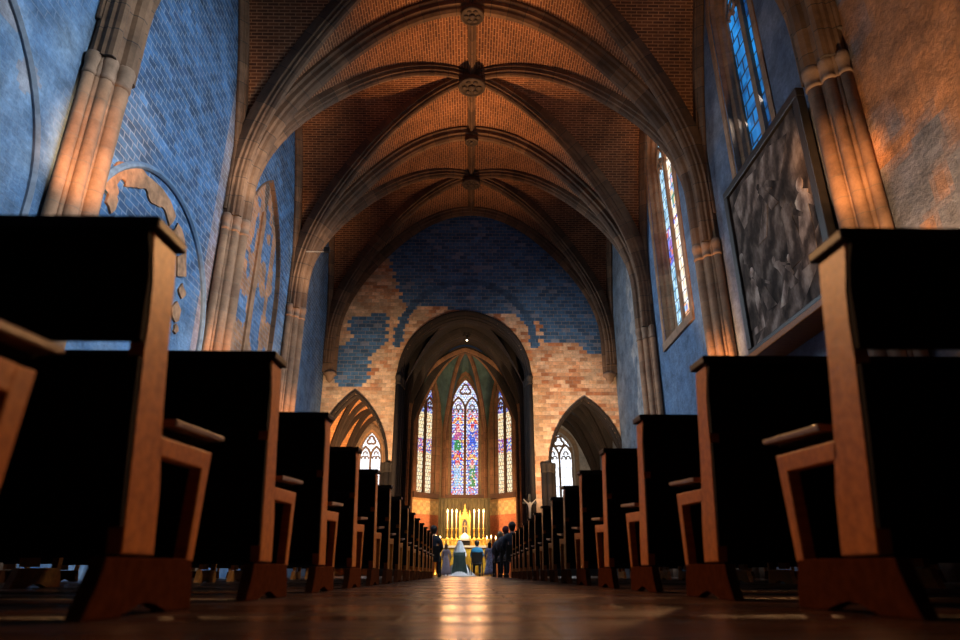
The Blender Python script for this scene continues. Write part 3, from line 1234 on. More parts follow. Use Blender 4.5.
def apse_col(u, v):
    h = hsh(round(u * 6), round(v * 6), 51)
    n = vnoise(u * 2, v * 2, 52)
    if v > 3.85:
        return (*lerp((.17, .10, .048), (.11, .08, .045), n), .6)
    if v > 3.7:
        return (.5, .3, .12, 0)
    if v > 2.95:
        g = (math.floor(u / .22) + math.floor(v / .2)) % 2
        return (*lerp((.66, .44, .16), (.45, .34, .18) if g else (.70, .55, .28), .3 + .5 * h), 0)
    return (*lerp((.66, .25, .12), (.52, .18, .08), n), .4)


faces2d = [((XC - IR, 28.9), VX[0])] + list(zip(VX, VX[1:])) + [(VX[-1], (XC + IR, 28.9))]
WIN_AP = dict(a=.80, z0=4.1, zs=9.0, za=10.75)
for fi, (p, q) in enumerate(faces2d):
    L2 = math.hypot(q[0] - p[0], q[1] - p[1])
    d = ((q[0] - p[0]) / L2, (q[1] - p[1]) / L2)
    hole = None
    if fi in (2, 3, 4):
        hole = lambda u, v, L2=L2, wa=.82 if fi == 3 else .62: in_pointed(u, v, L2 / 2, wa, 9.0, 10.78, 4.0)
    nu = max(6, round(L2 / .1))
    o = grid_wall('wall_apse', lambda u, v, p=p, d=d: (p[0] + d[0] * u, p[1] + d[1] * u, v), 0, L2, 0, 11.6, L2 / nu, .1, apse_col, hole, M['apse_wall'])
    o['kind'] = 'structure'
    if fi in (2, 3, 4):
        mx, my = (p[0] + q[0]) / 2, (p[1] + q[1]) / 2
        ang = math.atan2(d[1], d[0])
        nx, ny = -d[1], d[0]           # outward
        if (mx + nx - XC) ** 2 + (my + ny - YA) ** 2 < (mx - XC) ** 2 + (my - YA) ** 2:
            nx, ny = -nx, -ny
        make_window('window_%d' % (fi + 1), (mx + nx * .25, my + ny * .25, 0), ang, .80 if fi == 3 else .60, 4.1, 9.0, 10.75,
                    apse_center if fi == 3 else apse_side, M['apseglass'] if fi == 3 else M['amberglass'], .066, 2, M['apserib'], .3,
                    {2: 'amber glass window at the left of the apse', 3: 'central figured stained glass window behind the altar',
                     4: 'amber glass window at the right of the apse'}[fi], .07)

# umbrella vault of the apse
AC = 11.45
bm = bmesh.new()
bc = (XC, YA, AC)
n = 10
for p, q in zip(VX, VX[1:]):
    g = []
    for i in range(n + 1):
        t = i / n
        row = []
        for j in range(n + 1):
            s = j / n
            ex, ey = p[0] + (q[0] - p[0]) * s, p[1] + (q[1] - p[1]) * s
            z = AC - t * t * (3.9 * (2 * s - 1) ** 2 + .35)
            row.append(bm.verts.new((XC + (ex - XC) * t, YA + (ey - YA) * t, z)))
        g.append(row)
    for i in range(n):
        for j in range(n):
            bm.faces.new((g[i][j], g[i][j + 1], g[i + 1][j + 1], g[i + 1][j]))
bmesh.ops.remove_doubles(bm, verts=bm.verts[:], dist=.001)
vo = struct(link('ceiling_apse', bm, M['apse_vault'], smooth=False))
vo.name = 'apse_vault'
tag(vo, 'dark greenish ribbed vault over the apse windows', 'vault')
RIB_A = [(p[0] * .26, p[1] * .42) for p in RIB_T]
for k, p in enumerate(VX):
    pts = [(p[0] + (XC - p[0]) * .04, p[1] + (YA - p[1]) * .04, z) for z in (0.0, 3.0, 5.5, 7.3)]
    for i in range(11):
        t = 1 - i / 10
        t2 = max(t - .04, 0)
        pts.append((XC + (p[0] - XC) * t2, YA + (p[1] - YA) * t2, AC - .02 - t2 * t2 * 4.25 + (0.0)))
    d = Vector((XC - p[0], YA - p[1], 0)).normalized()
    bm = bmesh.new()
    sweep(bm, pts, RIB_A, (-d.y, d.x, 0), inward=(XC, YA, 6))
    o = link('apse_rib', bm, M['darkstone'] if k in (0, 5) else M['apserib'])
    struct(o, ['apse vault rib and shaft first from the left', 'apse vault rib and shaft second from the left', 'apse vault rib and shaft left of the central window',
               'apse vault rib and shaft right of the central window', 'apse vault rib and shaft second from the right', 'apse vault rib and shaft last on the right'][k], 'vault rib')
# chancel bay
bm = bmesh.new()
vault_cells(bm, XC, IR + .02, 28.9, YA, 11.75, 3.9, 10)
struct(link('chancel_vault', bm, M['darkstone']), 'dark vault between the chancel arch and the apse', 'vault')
for y, zt, lab in ((30.6, 11.55, 'inner dark arch just behind the chancel arch'), (33.0, 11.4, 'slim arch at the mouth of the apse')):
    bm = bmesh.new()
    sweep(bm, [(x, y, z) for x, z in pointed(XC, IR - .05, 7.6, zt, 0.0, 16)], [(p[0] * (.5 if y < 31 else .2), p[1] * (.5 if y < 31 else .25)) for p in RIB_T], (0, 1, 0), inward=(XC, y, 5))
    struct(link('chancel_rib', bm, M['darkstone'] if y < 31 else M['apserib']), lab, 'arch')

# side chapels
for s, q, crown, lab in ((-1, SL, 8.3, 'left'), (1, SR, 8.1, 'right')):
    xa, xb = (-7.1, -3.25) if s < 0 else (2.75, 7.1)
    xm, hw = (xa + xb) / 2, (xb - xa) / 2
    colf = (lambda u, v: (.30, .19, .11, .5)) if s < 0 else (lambda u, v: (*lerp((.20, .23, .28), (.3, .3, .32), vnoise(u, v, 61)), .4))
    wc = (-5.45, .62, 6.2, 7.45, 3.2) if s < 0 else (4.95, .75, 6.2, 7.35, 3.0)
    o = grid_wall('wall_chapel', lambda u, v: (u, 35.5, v), xa, xb, 0, 8.5, (xb - xa) / 40, .1, colf, lambda u, v: in_pointed(u, v, *wc), M['end_wall'])
    o['kind'] = 'structure'
    for xx in (xa, xb):
        o = grid_wall('wall_chapel', lambda u, v, xx=xx: (xx, u, v), 28.8, 35.5, 0, 8.5, .1, .1, colf, None, M['end_wall'])
        o['kind'] = 'structure'
    bm = bmesh.new()
    for y0, y1 in ((28.8, 32.1), (32.1, 35.5)):
        vault_cells(bm, xm, hw, y0, y1, crown, 3.4, 10)
    struct(link('chapel_vault', bm, M['chapel_vault'] if s < 0 else M['darkstone']),
           'orange lit brick vault inside the left chapel arch' if s < 0 else 'dim ribbed vault inside the right chapel arch', 'vault')
    k_ = 0
    for y0, y1 in ((28.8, 32.1), (32.1, 35.5)):
        yc, hy = (y0 + y1) / 2, (y1 - y0) / 2
        for cx_, cy_ in ((xa, y0), (xb, y0), (xa, y1), (xb, y1)):
            pts = []
            for i in range(13):
                t = (1 - i / 12) * .97
                pts.append((xm + (cx_ - xm) * t, yc + (cy_ - yc) * t, crown - 3.4 * t * t))
            d = Vector((xm - cx_, yc - cy_, 0)).normalized()
            bm = bmesh.new()
            sweep(bm, pts, [(p[0] * .32, p[1] * .5) for p in RIB_T], (-d.y, d.x, 0), inward=(xm, yc, 3))
            o = link('chapel_rib', bm, M['darkstone'])
            struct(o, f'slim diagonal rib of the {"front" if y0 < 30 else "rear"} vault bay in the {lab} chapel', 'vault rib', f'ribs of the {lab} chapel {"front" if y0 < 30 else "rear"} bay')
        pts = [(xm + t * hw * .97, y1 - .1, crown - 3.4 * (t * .97) ** 2) for t in [i / 10 - 1 for i in range(21)]]
        bm = bmesh.new()
        sweep(bm, pts, [(p[0] * .5, p[1] * .6) for p in RIB_T], (0, 1, 0), inward=(xm, y1, 3))
        struct(link('chapel_rib', bm, M['darkstone']), f'{"cross rib in the middle" if y0 < 30 else "wall rib at the back"} of the {lab} chapel vault', 'vault rib')
    make_window('window_%d' % (7 if s < 0 else 8), (wc[0], 35.62, 0), 0, wc[1] - .02, wc[4], wc[2], wc[3], white_glass, M['whiteglass'], .066, 2,
                M['tracery'], .2, f'bright white traceried window seen through the {lab} chapel arch', .05)

# ------------------------------------------------------------------ painting
pt = empty('painting', (6.22, 11.52, 4.5), 0, 'big dark framed oil painting of robed figures on the right wall', 'painting')
bm = bmesh.new()
W_, H_ = 3.75, 4.25
for a, b in (((-W_ / 2, 0), (W_ / 2, .2)), ((-W_ / 2, H_ - .2), (W_ / 2, H_)), ((-W_ / 2, .2), (-W_ / 2 + .2, H_ - .2)), ((W_ / 2 - .2, .2), (W_ / 2, H_ - .2))):
    box(bm, (-.05, a[0], a[1]), (.12, b[0], b[1]), .02)
link('frame', bm, M['frame'], pt)


def canvas_mat(name='dark painted canvas', k=1.0):
    m, nt, b = newmat(name)
    tc_ = nt.nodes.new('ShaderNodeTexCoord')
    mp_ = nt.nodes.new('ShaderNodeMapping')
    mp_.inputs['Scale'].default_value = (1, 1.2, .8)
    mp_.inputs['Location'].default_value = (0, k * 3.7 + len(bpy.data.materials) * 1.7, k)
    nt.links.new(tc_.outputs['Object'], mp_.inputs['Vector'])
    v = mp_.outputs['Vector']
    f0 = noise(nt, v, 1.3, 10, .68)
    wv = nd(nt, 'ShaderNodeTexWave', wave_type='BANDS', bands_direction='DIAGONAL')
    wv.inputs['Scale'].default_value = .7
    wv.inputs['Distortion'].default_value = 9.0
    wv.inputs['Detail'].default_value = 5.0
    wv.inputs['Detail Scale'].default_value = 1.4
    nt.links.new(v, wv.inputs['Vector'])
    ma = nd(nt, 'ShaderNodeMath', operation='MULTIPLY_ADD')
    nt.links.new(wv.outputs['Fac'], ma.inputs[0])
    ma.inputs[1].default_value = .22
    nt.links.new(f0, ma.inputs[2])
    f = ma.outputs[0]
    r = ramp(nt, [(p_, tuple(min(.8, q_ * k) for q_ in c_)) for p_, c_ in ((.38, (.014, .009, .007)), (.55, (.055, .038, .029)), (.70, (.14, .10, .078)), (.84, (.28, .215, .17)))])
    nt.links.new(f, r.inputs[0])
    nt.links.new(r.outputs[0], b.inputs['Base Color'])
    b.inputs['Roughness'].default_value = .8
    b.inputs['Specular IOR Level'].default_value = .15
    return m


bm = bmesh.new()
box(bm, (.02, -W_ / 2 + .15, .15), (.06, W_ / 2 - .15, H_ - .15))
cv = link('canvas', bm, canvas_mat(), pt)


layer = [0.0]


def fig(pts, col, nm):
    layer[0] += .0011
    bm = bmesh.new()
    prism(bm, pts, 'x', .018 - layer[0], .021)
    link(nm, bm, canvas_mat(nm, col), pt)


def painted_person(y, z, h, lean, col, nm):
    layer[0] += .0011
    xa_ = .018 - layer[0]
    bm = bmesh.new()
    body = [(-.16, 0), (-.14, .35), (-.11, .6), (-.15, .76), (-.05, .82), (.05, .82), (.14, .76), (.10, .6), (.15, .35), (.2, 0)]
    prism(bm, [(y + (a + lean * b) * h, z + b * h) for a, b in body], 'x', xa_, .021)
    ball(bm, (.016, y + (lean * .9) * h, z + .9 * h), .075 * h, (.016 - xa_ + .004) / (.075 * h) * Vector((1, 0, 0)) + Vector((0, 1, 1.15)), 12, 8)
    arm = [(-.12, .74), (-.34, .50), (-.30, .46), (-.08, .64)]
    prism(bm, [(y + (a + lean * b) * h, z + b * h) for a, b in arm], 'x', xa_ - .0004, .021)
    link(nm, bm, canvas_mat(nm, col), pt)


# local y: + is toward the altar (left side of the picture), figures face the nave
fig([(1.6, .2), (-.4, .2), (-1.7, 1.0), (-1.7, 1.5), (-.3, .85), (.9, .55)], 1.9, 'painted_ground')
fig([(1.5, 3.7), (.9, 3.95), (.2, 3.85), (-.4, 3.95), (-1.2, 3.7), (-.9, 3.3), (-.6, 3.0), (-.1, 3.35), (.4, 3.2), (.8, 3.0), (1.2, 2.9)], 1.7, 'painted_cloud')
painted_person(1.25, .45, 1.5, -.03, 3.0, 'painted_figure')
painted_person(1.5, .6, 1.9, .05, 1.4, 'painted_figure')
painted_person(.55, .7, 1.1, .55, 1.8, 'painted_figure')
painted_person(.1, .55, .9, -.6, 3.4, 'painted_figure')
painted_person(-.45, .75, .95, .75, 2.0, 'painted_figure')
painted_person(-1.1, .9, 1.75, -.10, 3.2, 'painted_figure')
painted_person(-.75, 1.1, 1.6, .12, 1.3, 'painted_figure')
painted_person(.45, 2.2, 1.1, -.5, 1.5, 'painted_figure')
painted_person(-.3, 2.6, .9, .7, 1.4, 'painted_figure')
bm = bmesh.new()
box(bm, (6.02, 9.7, 4.36), (6.66, 13.4, 4.5), .02)
tag(link('picture_ledge', bm, M['post']), 'brown wooden ledge under the big dark painting', 'ledge')

# ------------------------------------------------------------------ pews
def pew_posts(x0, sgn, th=.04):
    """aisle or wall end frame, four pieces; x0 outer face, body runs toward sgn"""
    x1 = x0 + sgn * th
    out = []
    bm = bmesh.new()
    back = [(-.05, .925), (-.045, .89), (-.02, .85), (.0, .80), (.01, .72), (.02, .62), (.05, .44), (.075, .30), (.10, .14)]
    front = [(.27, .14), (.235, .30), (.19, .44), (.155, .58), (.13, .70), (.115, .79), (.10, .86), (.09, .925)]
    prism(bm, back[::-1] + front[::-1], 'x', x0, x1, .006)
    out.append(('backrest_post', bm))
    bm = bmesh.new()
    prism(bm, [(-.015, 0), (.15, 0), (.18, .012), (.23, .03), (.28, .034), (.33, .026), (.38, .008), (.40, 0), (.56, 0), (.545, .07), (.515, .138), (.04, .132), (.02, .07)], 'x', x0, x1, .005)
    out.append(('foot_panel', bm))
    bm = bmesh.new()
    prism(bm, [(.475, .13), (.525, .13), (.545, .455), (.485, .45)], 'x', x0, x1, .005)
    out.append(('front_leg', bm))
    bm = bmesh.new()
    prism(bm, [(.19, .385), (.49, .395), (.49, .452), (.18, .437)], 'x', x0, x1, .005)
    out.append(('seat_rail', bm))
    return out


LEN = 4.6


def make_pew(sgn):
    """right hand pew: sgn=1 (aisle end at local x=0, body toward +x)"""
    root = empty('church_pew')
    for x0, s in ((0, sgn), (sgn * LEN, -sgn)):
        for nm, bm in pew_posts(x0, s):
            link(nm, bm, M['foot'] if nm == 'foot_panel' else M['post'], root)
    bm = bmesh.new()
    xm = sgn * LEN / 2
    for nm, b2 in pew_posts(xm - .03, 1, .05):
        me = bpy.data.meshes.new('tmp')
        b2.to_mesh(me)
        b2.free()
        bm.from_mesh(me)
        bpy.data.meshes.remove(me)
    link('middle_support', bm, M['post'], root)
    a, b = sorted((-sgn * .018, sgn * (LEN + .018)))
    bm = bmesh.new()
    prism(bm, [(-.07, .922), (.10, .932), (.105, .962), (-.07, .955)], 'x', a, b, .006)
    link('book_ledge', bm, M['ledge'], root)
    a, b = sorted((sgn * .003, sgn * (LEN - .003)))
    bm = bmesh.new()
    prism(bm, [(-.07, .922), (-.052, .922), (-.048, .89), (-.024, .85), (-.004, .80), (.004, .72), (.014, .64), (-.006, .64), (-.018, .72), (-.026, .80), (-.046, .86), (-.07, .90)], 'x', a, b)
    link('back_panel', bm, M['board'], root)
    bm = bmesh.new()
    prism(bm, [(.003, .60), (.027, .60), (.055, .43), (.078, .30), (.095, .20), (.075, .20), (.055, .30), (.03, .43)], 'x', a, b)
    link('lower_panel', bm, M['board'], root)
    bm = bmesh.new()
    prism(bm, [(.07, .445), (.57, .485), (.585, .498), (.575, .511), (.06, .478)], 'x', *sorted((sgn * .03, sgn * (LEN - .03))), .006)
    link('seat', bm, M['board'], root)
    for x0_, x1_ in ((-sgn * .02, sgn * .03), (sgn * (LEN - .03), sgn * (LEN + .02))):
        bm = bmesh.new()
        prism(bm, [(.22, .468), (.565, .493), (.585, .502), (.575, .513), (.225, .490)], 'x', *sorted((x0_, x1_)), .005)
        link('seat_end', bm, M['seat'], root)
    return root


ords = ['first', 'second', 'third', 'fourth', 'fifth', 'sixth', 'seventh', 'eighth', 'ninth', 'tenth', 'eleventh', 'twelfth', 'thirteenth', 'fourteenth',
        'fifteenth', 'sixteenth']
pl_, pr_ = make_pew(-1), make_pew(1)
first = True
for k in range(-1, 14):
    o = pl_ if first else copy_tree(pl_)
    first = False
    o.location = (-.82 - .002 * max(k, 0), 1.52 + 1.078 * k + (.19 if k < 0 else 0), 0)
    tag(o, 'dark wooden pew cut off by the left edge of the photo' if k < 0 else
        f'dark wooden pew left of the aisle, {ords[k]} whole one from the camera', 'pew', 'pews left of the aisle')
for k in range(0, 14):
    o = pr_ if k == 0 else copy_tree(pr_)
    o.location = (1.0, 1.55 + 1.078 * k, 0)
    tag(o, f'dark wooden pew right of the aisle, {ords[k]} from the camera', 'pew', 'pews right of the aisle')


# ------------------------------------------------------------------ altar
al = empty('altar', (XC, 34.0, 0), 0, 'gilded altar with a bright gold front under the central window', 'altar')
bm = bmesh.new()
box(bm, (-1.25, -.35, 0), (1.25, .55, 1.28), .01)
link('altar_block', bm, M['gold'], al)
bm = bmesh.new()
box(bm, (-1.2, -.40, .12), (1.2, -.35, 1.2))
link('front_panel', bm, M['goldcloth'], al)
for k in range(5):
    bm = bmesh.new()
    sweep(bm, [(x, -.42, z) for x, z in pointed(-.96 + k * .48, .19, .7, 1.0, .2, 8)], [(-.03, -.025), (.03, -.025), (.03, .025), (-.03, .025)], (0, 1, 0))
    link('front_arch', bm, M['gold'], al)
bm = bmesh.new()
box(bm, (-1.32, -.45, 1.28), (1.32, .55, 1.38), .01)
link('altar_cloth', bm, M['white'], al)
bm = bmesh.new()
box(bm, (-1.3, .15, 1.38), (1.3, .55, 1.66), .01)
for k in range(13):
    ball(bm, (-1.2 + k * .2, .13, 1.53), .07, (1, .5, 1.4), 8, 6)
box(bm, (-1.34, .1, 1.66), (1.34, .55, 1.72), .01)
link('shelf', bm, M['gold'], al)
bm = bmesh.new()
prism(bm, [(XC - 1.3, 1.4), (XC + 1.3, 1.4), (XC + 1.3, 3.75), (XC - 1.3, 3.75)], 'y', 34.75, 34.82)
for k in range(14):
    tube(bm, [(XC - 1.2 + k * .185, 34.74, 1.4), (XC - 1.2 + k * .185, 34.74, 3.72)], .05, 6)
tube(bm, [(XC - 1.4, 34.74, 3.76), (XC + 1.4, 34.74, 3.76)], .03, 6)
for sx in (-1.32, 1.32):
    tube(bm, [(XC + sx, 34.78, 0), (XC + sx, 34.78, 3.8)], .035, 6)
tag(link('altar_curtain', bm, M['olive']), 'dark olive curtain hanging behind the altar candles', 'curtain')

tb = empty('tabernacle_shrine', (XC + .04, 34.25, 1.72), 0, 'gilded gothic shrine with pinnacles in the middle of the altar', 'shrine')
bm = bmesh.new()
box(bm, (-.2, .05, 0), (.2, .22, 1.0))
box(bm, (-.30, -.04, 0), (.30, .24, .12), .01)
link('body', bm, M['gold'], tb)
bm = bmesh.new()
prism(bm, [(-.13, .14)] + [(x, z) for x, z in pointed(0, .13, .75, .98)] + [(.13, .14)], 'y', .03, .06)
link('niche', bm, M['dark'], tb)
for sx in (-1, 1):
    bm = bmesh.new()
    box(bm, (sx * .24 - .05, -.03, .1), (sx * .24 + .05, .16, 1.08))
    lathe(bm, [(.07, 1.06), (.07, 1.1), (.05, 1.12), (.012, 1.36), (.02, 1.38), (.004, 1.42)], sx * .24, .06, 8)
    link('pinnacle', bm, M['gold'], tb)
bm = bmesh.new()
prism(bm, [(-.22, .98), (.22, .98), (0, 1.5)], 'y', -.02, .14)
lathe(bm, [(.06, 1.42), (.03, 1.6), (.05, 1.63), (.008, 1.75)], 0, .06, 8)
for k in range(4):
    for sx in (-1, 1):
        ball(bm, (sx * (.2 - k * .05), .05, 1.05 + k * .12), .03, seg=6, ring=5)
link('gable', bm, M['gold'], tb)
bm = bmesh.new()
tube(bm, [(0, .0, .14), (0, .0, .8)], .018, 6)
tube(bm, [(-.09, .0, .62), (.09, .0, .62)], .016, 6)
link('cross', bm, M['gold'], tb)

wb_ = empty('veiled_box', (XC + .05, 33.85, 1.38), 0, 'small white domed veil over a dark box on the altar', 'veiled box')
bm = bmesh.new()
box(bm, (-.26, -.1, 0), (.26, .15, .24), .01)
link('box', bm, M['dark'], wb_)
bm = bmesh.new()
lathe(bm, [(.25, .24), (.24, .36), (.19, .48), (.10, .56), (.02, .62)], 0, .02, 16)
link('veil', bm, M['white'], wb_, True)


def candle(loc, lab, proto=None):
    if proto:
        o = copy_tree(proto)
        o.location = loc
    else:
        o = empty('altar_candle', loc)
        bm = bmesh.new()
        lathe(bm, [(.085, 0), (.085, .03), (.04, .07), (.025, .14), (.05, .18), (.025, .23), (.02, .38), (.045, .42), (.02, .46), (.07, .5), (.07, .53)], 0, 0, 10)
        link('candlestick', bm, M['gold'], o, True)
        bm = bmesh.new()
        lathe(bm, [(.027, .53), (.027, 1.28), (.02, 1.29)], 0, 0, 10)
        link('candle_stick', bm, M['wax'], o, True).name = 'wax_candle'
        bm = bmesh.new()
        lathe(bm, [(.01, 1.29), (.032, 1.34), (.028, 1.38), (.004, 1.47)], 0, 0, 8)
        link('flame', bm, M['flame'], o, True)
    return tag(o, lab, 'candle', 'tall lit altar candles')


cl = [-.90, -.67, -.44, .47, .71, .95]
cn = ['tall lit candle on the altar, outermost on the left', 'tall lit altar candle, middle one of the left three', 'tall lit altar candle just left of the gothic shrine',
      'tall lit altar candle just right of the gothic shrine', 'tall lit altar candle, middle one of the right three', 'tall lit candle on the altar, outermost on the right']
c0 = None
for x, nm in zip(cl, cn):
    o = candle((XC + .05 + x, 34.3, 1.72), nm, c0)
    c0 = c0 or o


def flowers(x, y, z, label, big=1.0, stand=True):
    o = empty('flower_arrangement', (x, y, 0), 0, label, 'flowers')
    bm = bmesh.new()
    lathe(bm, [(.16, 0), (.16, .04), (.04, .1), (.035, z - .35), (.06, z - .3), (.14, z - .12), (.16, z)], 0, 0, 12)
    link('stand', bm, M['gold'], o, True)
    rnd = random.Random(int(x * 100) + 5)
    bm = bmesh.new()
    for k in range(26):
        t, r = rnd.uniform(0, 6.28), rnd.uniform(0, .3) * big
        ball(bm, (r * math.cos(t), r * math.sin(t), z + rnd.uniform(.05, .3) * big - r * .3), rnd.uniform(.05, .09) * big, seg=8, ring=6)
    link('blooms', bm, M['bloom'], o, True)
    bm = bmesh.new()
    for k in range(24):
        t = rnd.uniform(0, 6.28)
        r = rnd.uniform(.15, .38) * big
        p = Vector((r * math.cos(t), r * math.sin(t), z + rnd.uniform(-.05, .25)))
        u = Vector((-math.sin(t), math.cos(t), 0)) * .03
        tip = p * 1.0 + Vector((math.cos(t), math.sin(t), .4)) * .12
        q = [bm.verts.new(c) for c in (p - Vector((math.cos(t), math.sin(t), .2)) * .1, p + u + Vector((0, 0, .01)), tip, p - u)]
        bm.faces.new(q)
    link('leaves', bm, M['leafm'], o)
    return o


flowers(XC - 2.05, 33.2, 1.7, 'pale pink flower arrangement left of the altar', 1.0)
flowers(XC + 2.0, 33.2, 1.7, 'pale pink flower arrangement right of the altar', 1.0)


def candelabrum(x, label):
    o = empty('candelabrum', (x, 33.4, 0), 0, label, 'candelabrum')
    bm = bmesh.new()
    lathe(bm, [(.18, 0), (.18, .05), (.05, .12), (.035, .6), (.06, .65), (.03, .7), (.03, 1.25), (.07, 1.3), (.03, 1.36)], 0, 0, 10)
    link('stem', bm, M['gold'], o, True)
    bm = bmesh.new()
    for sx in (-1, 1):
        tube(bm, [(0, 0, 1.2), (sx * .12, 0, 1.15), (sx * .22, 0, 1.25), (sx * .22, 0, 1.4)], .018, 6)
    tube(bm, [(0, 0, 1.3), (0, 0, 1.45)], .018, 6)
    for xx, zz in ((-.22, 1.4), (0, 1.45), (.22, 1.4)):
        lathe(bm, [(.05, zz), (.06, zz + .04), (.02, zz + .05)], xx, 0, 8)
    link('arms', bm, M['gold'], o, True)
    for xx, zz in ((-.22, 1.45), (0, 1.5), (.22, 1.45)):
        bm = bmesh.new()
        lathe(bm, [(.022, zz), (.022, zz + .22), (.018, zz + .23)], xx, 0, 8)
        k = link('wax_candle', bm, M['wax'], o, True)
        bm = bmesh.new()
        lathe(bm, [(.008, zz + .23), (.03, zz + .28), (.004, zz + .38)], xx, 0, 8)
        link('flame', bm, M['flame'], k, True)


candelabrum(XC - 1.38, 'gold branched candelabrum standing left of the altar front')
candelabrum(XC + 1.36, 'gold branched candelabrum standing right of the altar front')

# ------------------------------------------------------------------ chairs and people
def skin(joints, edges, sub=2):
    """joints: name -> (pos, radius or (rx,ry)); returns bmesh of the skinned surface"""
    me = bpy.data.meshes.new('s')
    names = list(joints)
    me.from_pydata([joints[n_][0] for n_ in names], [(names.index(a), names.index(b)) for a, b in edges], [])
    ob = bpy.data.objects.new('s', me)
    C.objects.link(ob)
    md = ob.modifiers.new('k', 'SKIN')
    md.use_smooth_shade = True
    sv = me.skin_vertices[0].data
    for i, n_ in enumerate(names):
        r = joints[n_][1]
        sv[i].radius = r if isinstance(r, tuple) else (r, r)
        sv[i].use_root = n_ == 'pelvis' or n_.endswith('0')
    sd = ob.modifiers.new('d', 'SUBSURF')
    sd.levels = sub
    dg = bpy.context.evaluated_depsgraph_get()
    m2 = bpy.data.meshes.new_from_object(ob.evaluated_get(dg))
    bm = bmesh.new()
    bm.from_mesh(m2)
    bpy.data.objects.remove(ob)
    bpy.data.meshes.remove(me)
    bpy.data.meshes.remove(m2)
    return bm


def person(loc, rz, scale, label, top, legs, hair, long_hair=False, standing=False, skirt=None, bald=False):
    root = empty('person', loc, rz, label, 'person')
    root.scale = (scale,) * 3
    if standing:
        J = dict(pelvis=((0, 0, .92), (.13, .10)), spine=((0, 0, 1.12), (.12, .09)), chest=((0, 0, 1.32), (.14, .10)), neck=((0, .01, 1.48), .05),
                 jaw=((0, .03, 1.56), .07), head=((0, .025, 1.66), (.085, .10)), crown=((0, .02, 1.73), .06))
        for s, n_ in ((-1, 'l'), (1, 'r')):
            J.update({n_ + 'sh': ((s * .17, 0, 1.40), .058), n_ + 'el': ((s * .23, .0, 1.13), .042), n_ + 'wr': ((s * .22, .10, .92), .03), n_ + 'pa': ((s * .21, .14, .86), .034),
                      n_ + 'hip': ((s * .09, 0, .86), .088), n_ + 'kn': ((s * .1, .02, .48), .056), n_ + 'an': ((s * .1, 0, .09), .038), n_ + 'to': ((s * .11, .14, .04), .035)})
    else:
        J = dict(pelvis=((0, 0, .55), (.14, .11)), spine=((0, -.02, .76), (.12, .09)), chest=((0, 0, .96), (.14, .10)), neck=((0, .03, 1.12), .05),
                 jaw=((0, .06, 1.19), .07), head=((0, .05, 1.28), (.085, .10)), crown=((0, .04, 1.35), .06))
        for s, n_ in ((-1, 'l'), (1, 'r')):
            J.update({n_ + 'sh': ((s * .17, 0, 1.03), .058), n_ + 'el': ((s * .23, .05, .78), .042), n_ + 'wr': ((s * .12, .26, .66), .03), n_ + 'pa': ((s * .08, .33, .64), .034),
                      n_ + 'hip': ((s * .10, .06, .53), .09), n_ + 'kn': ((s * .12, .45, .51), .06), n_ + 'an': ((s * .12, .43, .09), .04), n_ + 'to': ((s * .12, .58, .04), .035)})
    E = [('pelvis', 'spine'), ('spine', 'chest'), ('chest', 'neck'), ('neck', 'jaw'), ('jaw', 'head'), ('head', 'crown')]
    for n_ in 'lr':
        E += [('chest', n_ + 'sh'), (n_ + 'sh', n_ + 'el'), (n_ + 'el', n_ + 'wr'), (n_ + 'wr', n_ + 'pa'), ('pelvis', n_ + 'hip'), (n_ + 'hip', n_ + 'kn'),
              (n_ + 'kn', n_ + 'an'), (n_ + 'an', n_ + 'to')]
    # five fingers per hand
    down = Vector((0, .3, -1)).normalized() if standing else Vector((0, 1, -.25)).normalized()
    for s, n_ in ((-1, 'l'), (1, 'r')):
        base = Vector(J[n_ + 'pa'][0])
        for f, (off, ln) in enumerate(((-.026, .06), (-.009, .075), (.009, .07), (.025, .055))):
            a = base + Vector((off, 0, 0)) + down * .015
            b = a + down * ln * .6
            c = b + (down + Vector((0, -.2, -.7))).normalized() * ln * .5
            J.update({f'{n_}f{f}0': (a, .011), f'{n_}f{f}1': (b, .010), f'{n_}f{f}2': (c, .008)})
            E += [(f'{n_}f{f}0', f'{n_}f{f}1'), (f'{n_}f{f}1', f'{n_}f{f}2')]
        a = base + Vector((-s * .02, 0, .005))
        J.update({n_ + 't0': (a, .012), n_ + 't1': (a + Vector((-s * .035, .03, .0)), .011), n_ + 't2': (a + Vector((-s * .045, .06, -.01)), .009)})
        E += [(n_ + 't0', n_ + 't1'), (n_ + 't1', n_ + 't2')]
    bm = skin(J, E, 1)
    hc = Vector(J['head'][0])
    # face: nose, ears, eye sockets bulges and lips shaped onto the head
    ball(bm, hc + Vector((0, .105, -.02)), .018, (.8, 1, 1.4), 8, 6)
    for s in (-1, 1):
        ball(bm, hc + Vector((s * .088, .0, -.015)), .026, (.4, .8, 1.2), 8, 6)
        ball(bm, hc + Vector((s * .034, .088, .0)), .014, (1, .7, .8), 8, 6)
    ball(bm, hc + Vector((0, .09, -.07)), .022, (1.2, .5, .4), 8, 6)
    link('body', bm, M['skin'], root, True)
    # top
    g = .03
    keep = ['pelvis', 'spine', 'chest', 'lsh', 'lel', 'lwr', 'rsh', 'rel', 'rwr']
    JT = {}
    for n_ in keep:
        p, r = J[n_]
        JT[n_] = (p, tuple(q + g for q in r) if isinstance(r, tuple) else r + g)
    JT['upper'] = (Vector(J['chest'][0]) * .45 + Vector(J['neck'][0]) * .55 + Vector((0, -.01, -.02)), (.13, .085))
    JT['collar'] = (Vector(J['neck'][0]) + Vector((0, 0, .005)), .066)
    for n_ in 'lr':
        p, e_ = Vector(J[n_ + 'wr'][0]), Vector(J[n_ + 'el'][0])
        JT[n_ + 'wr'] = (e_.lerp(p, .92), .042)
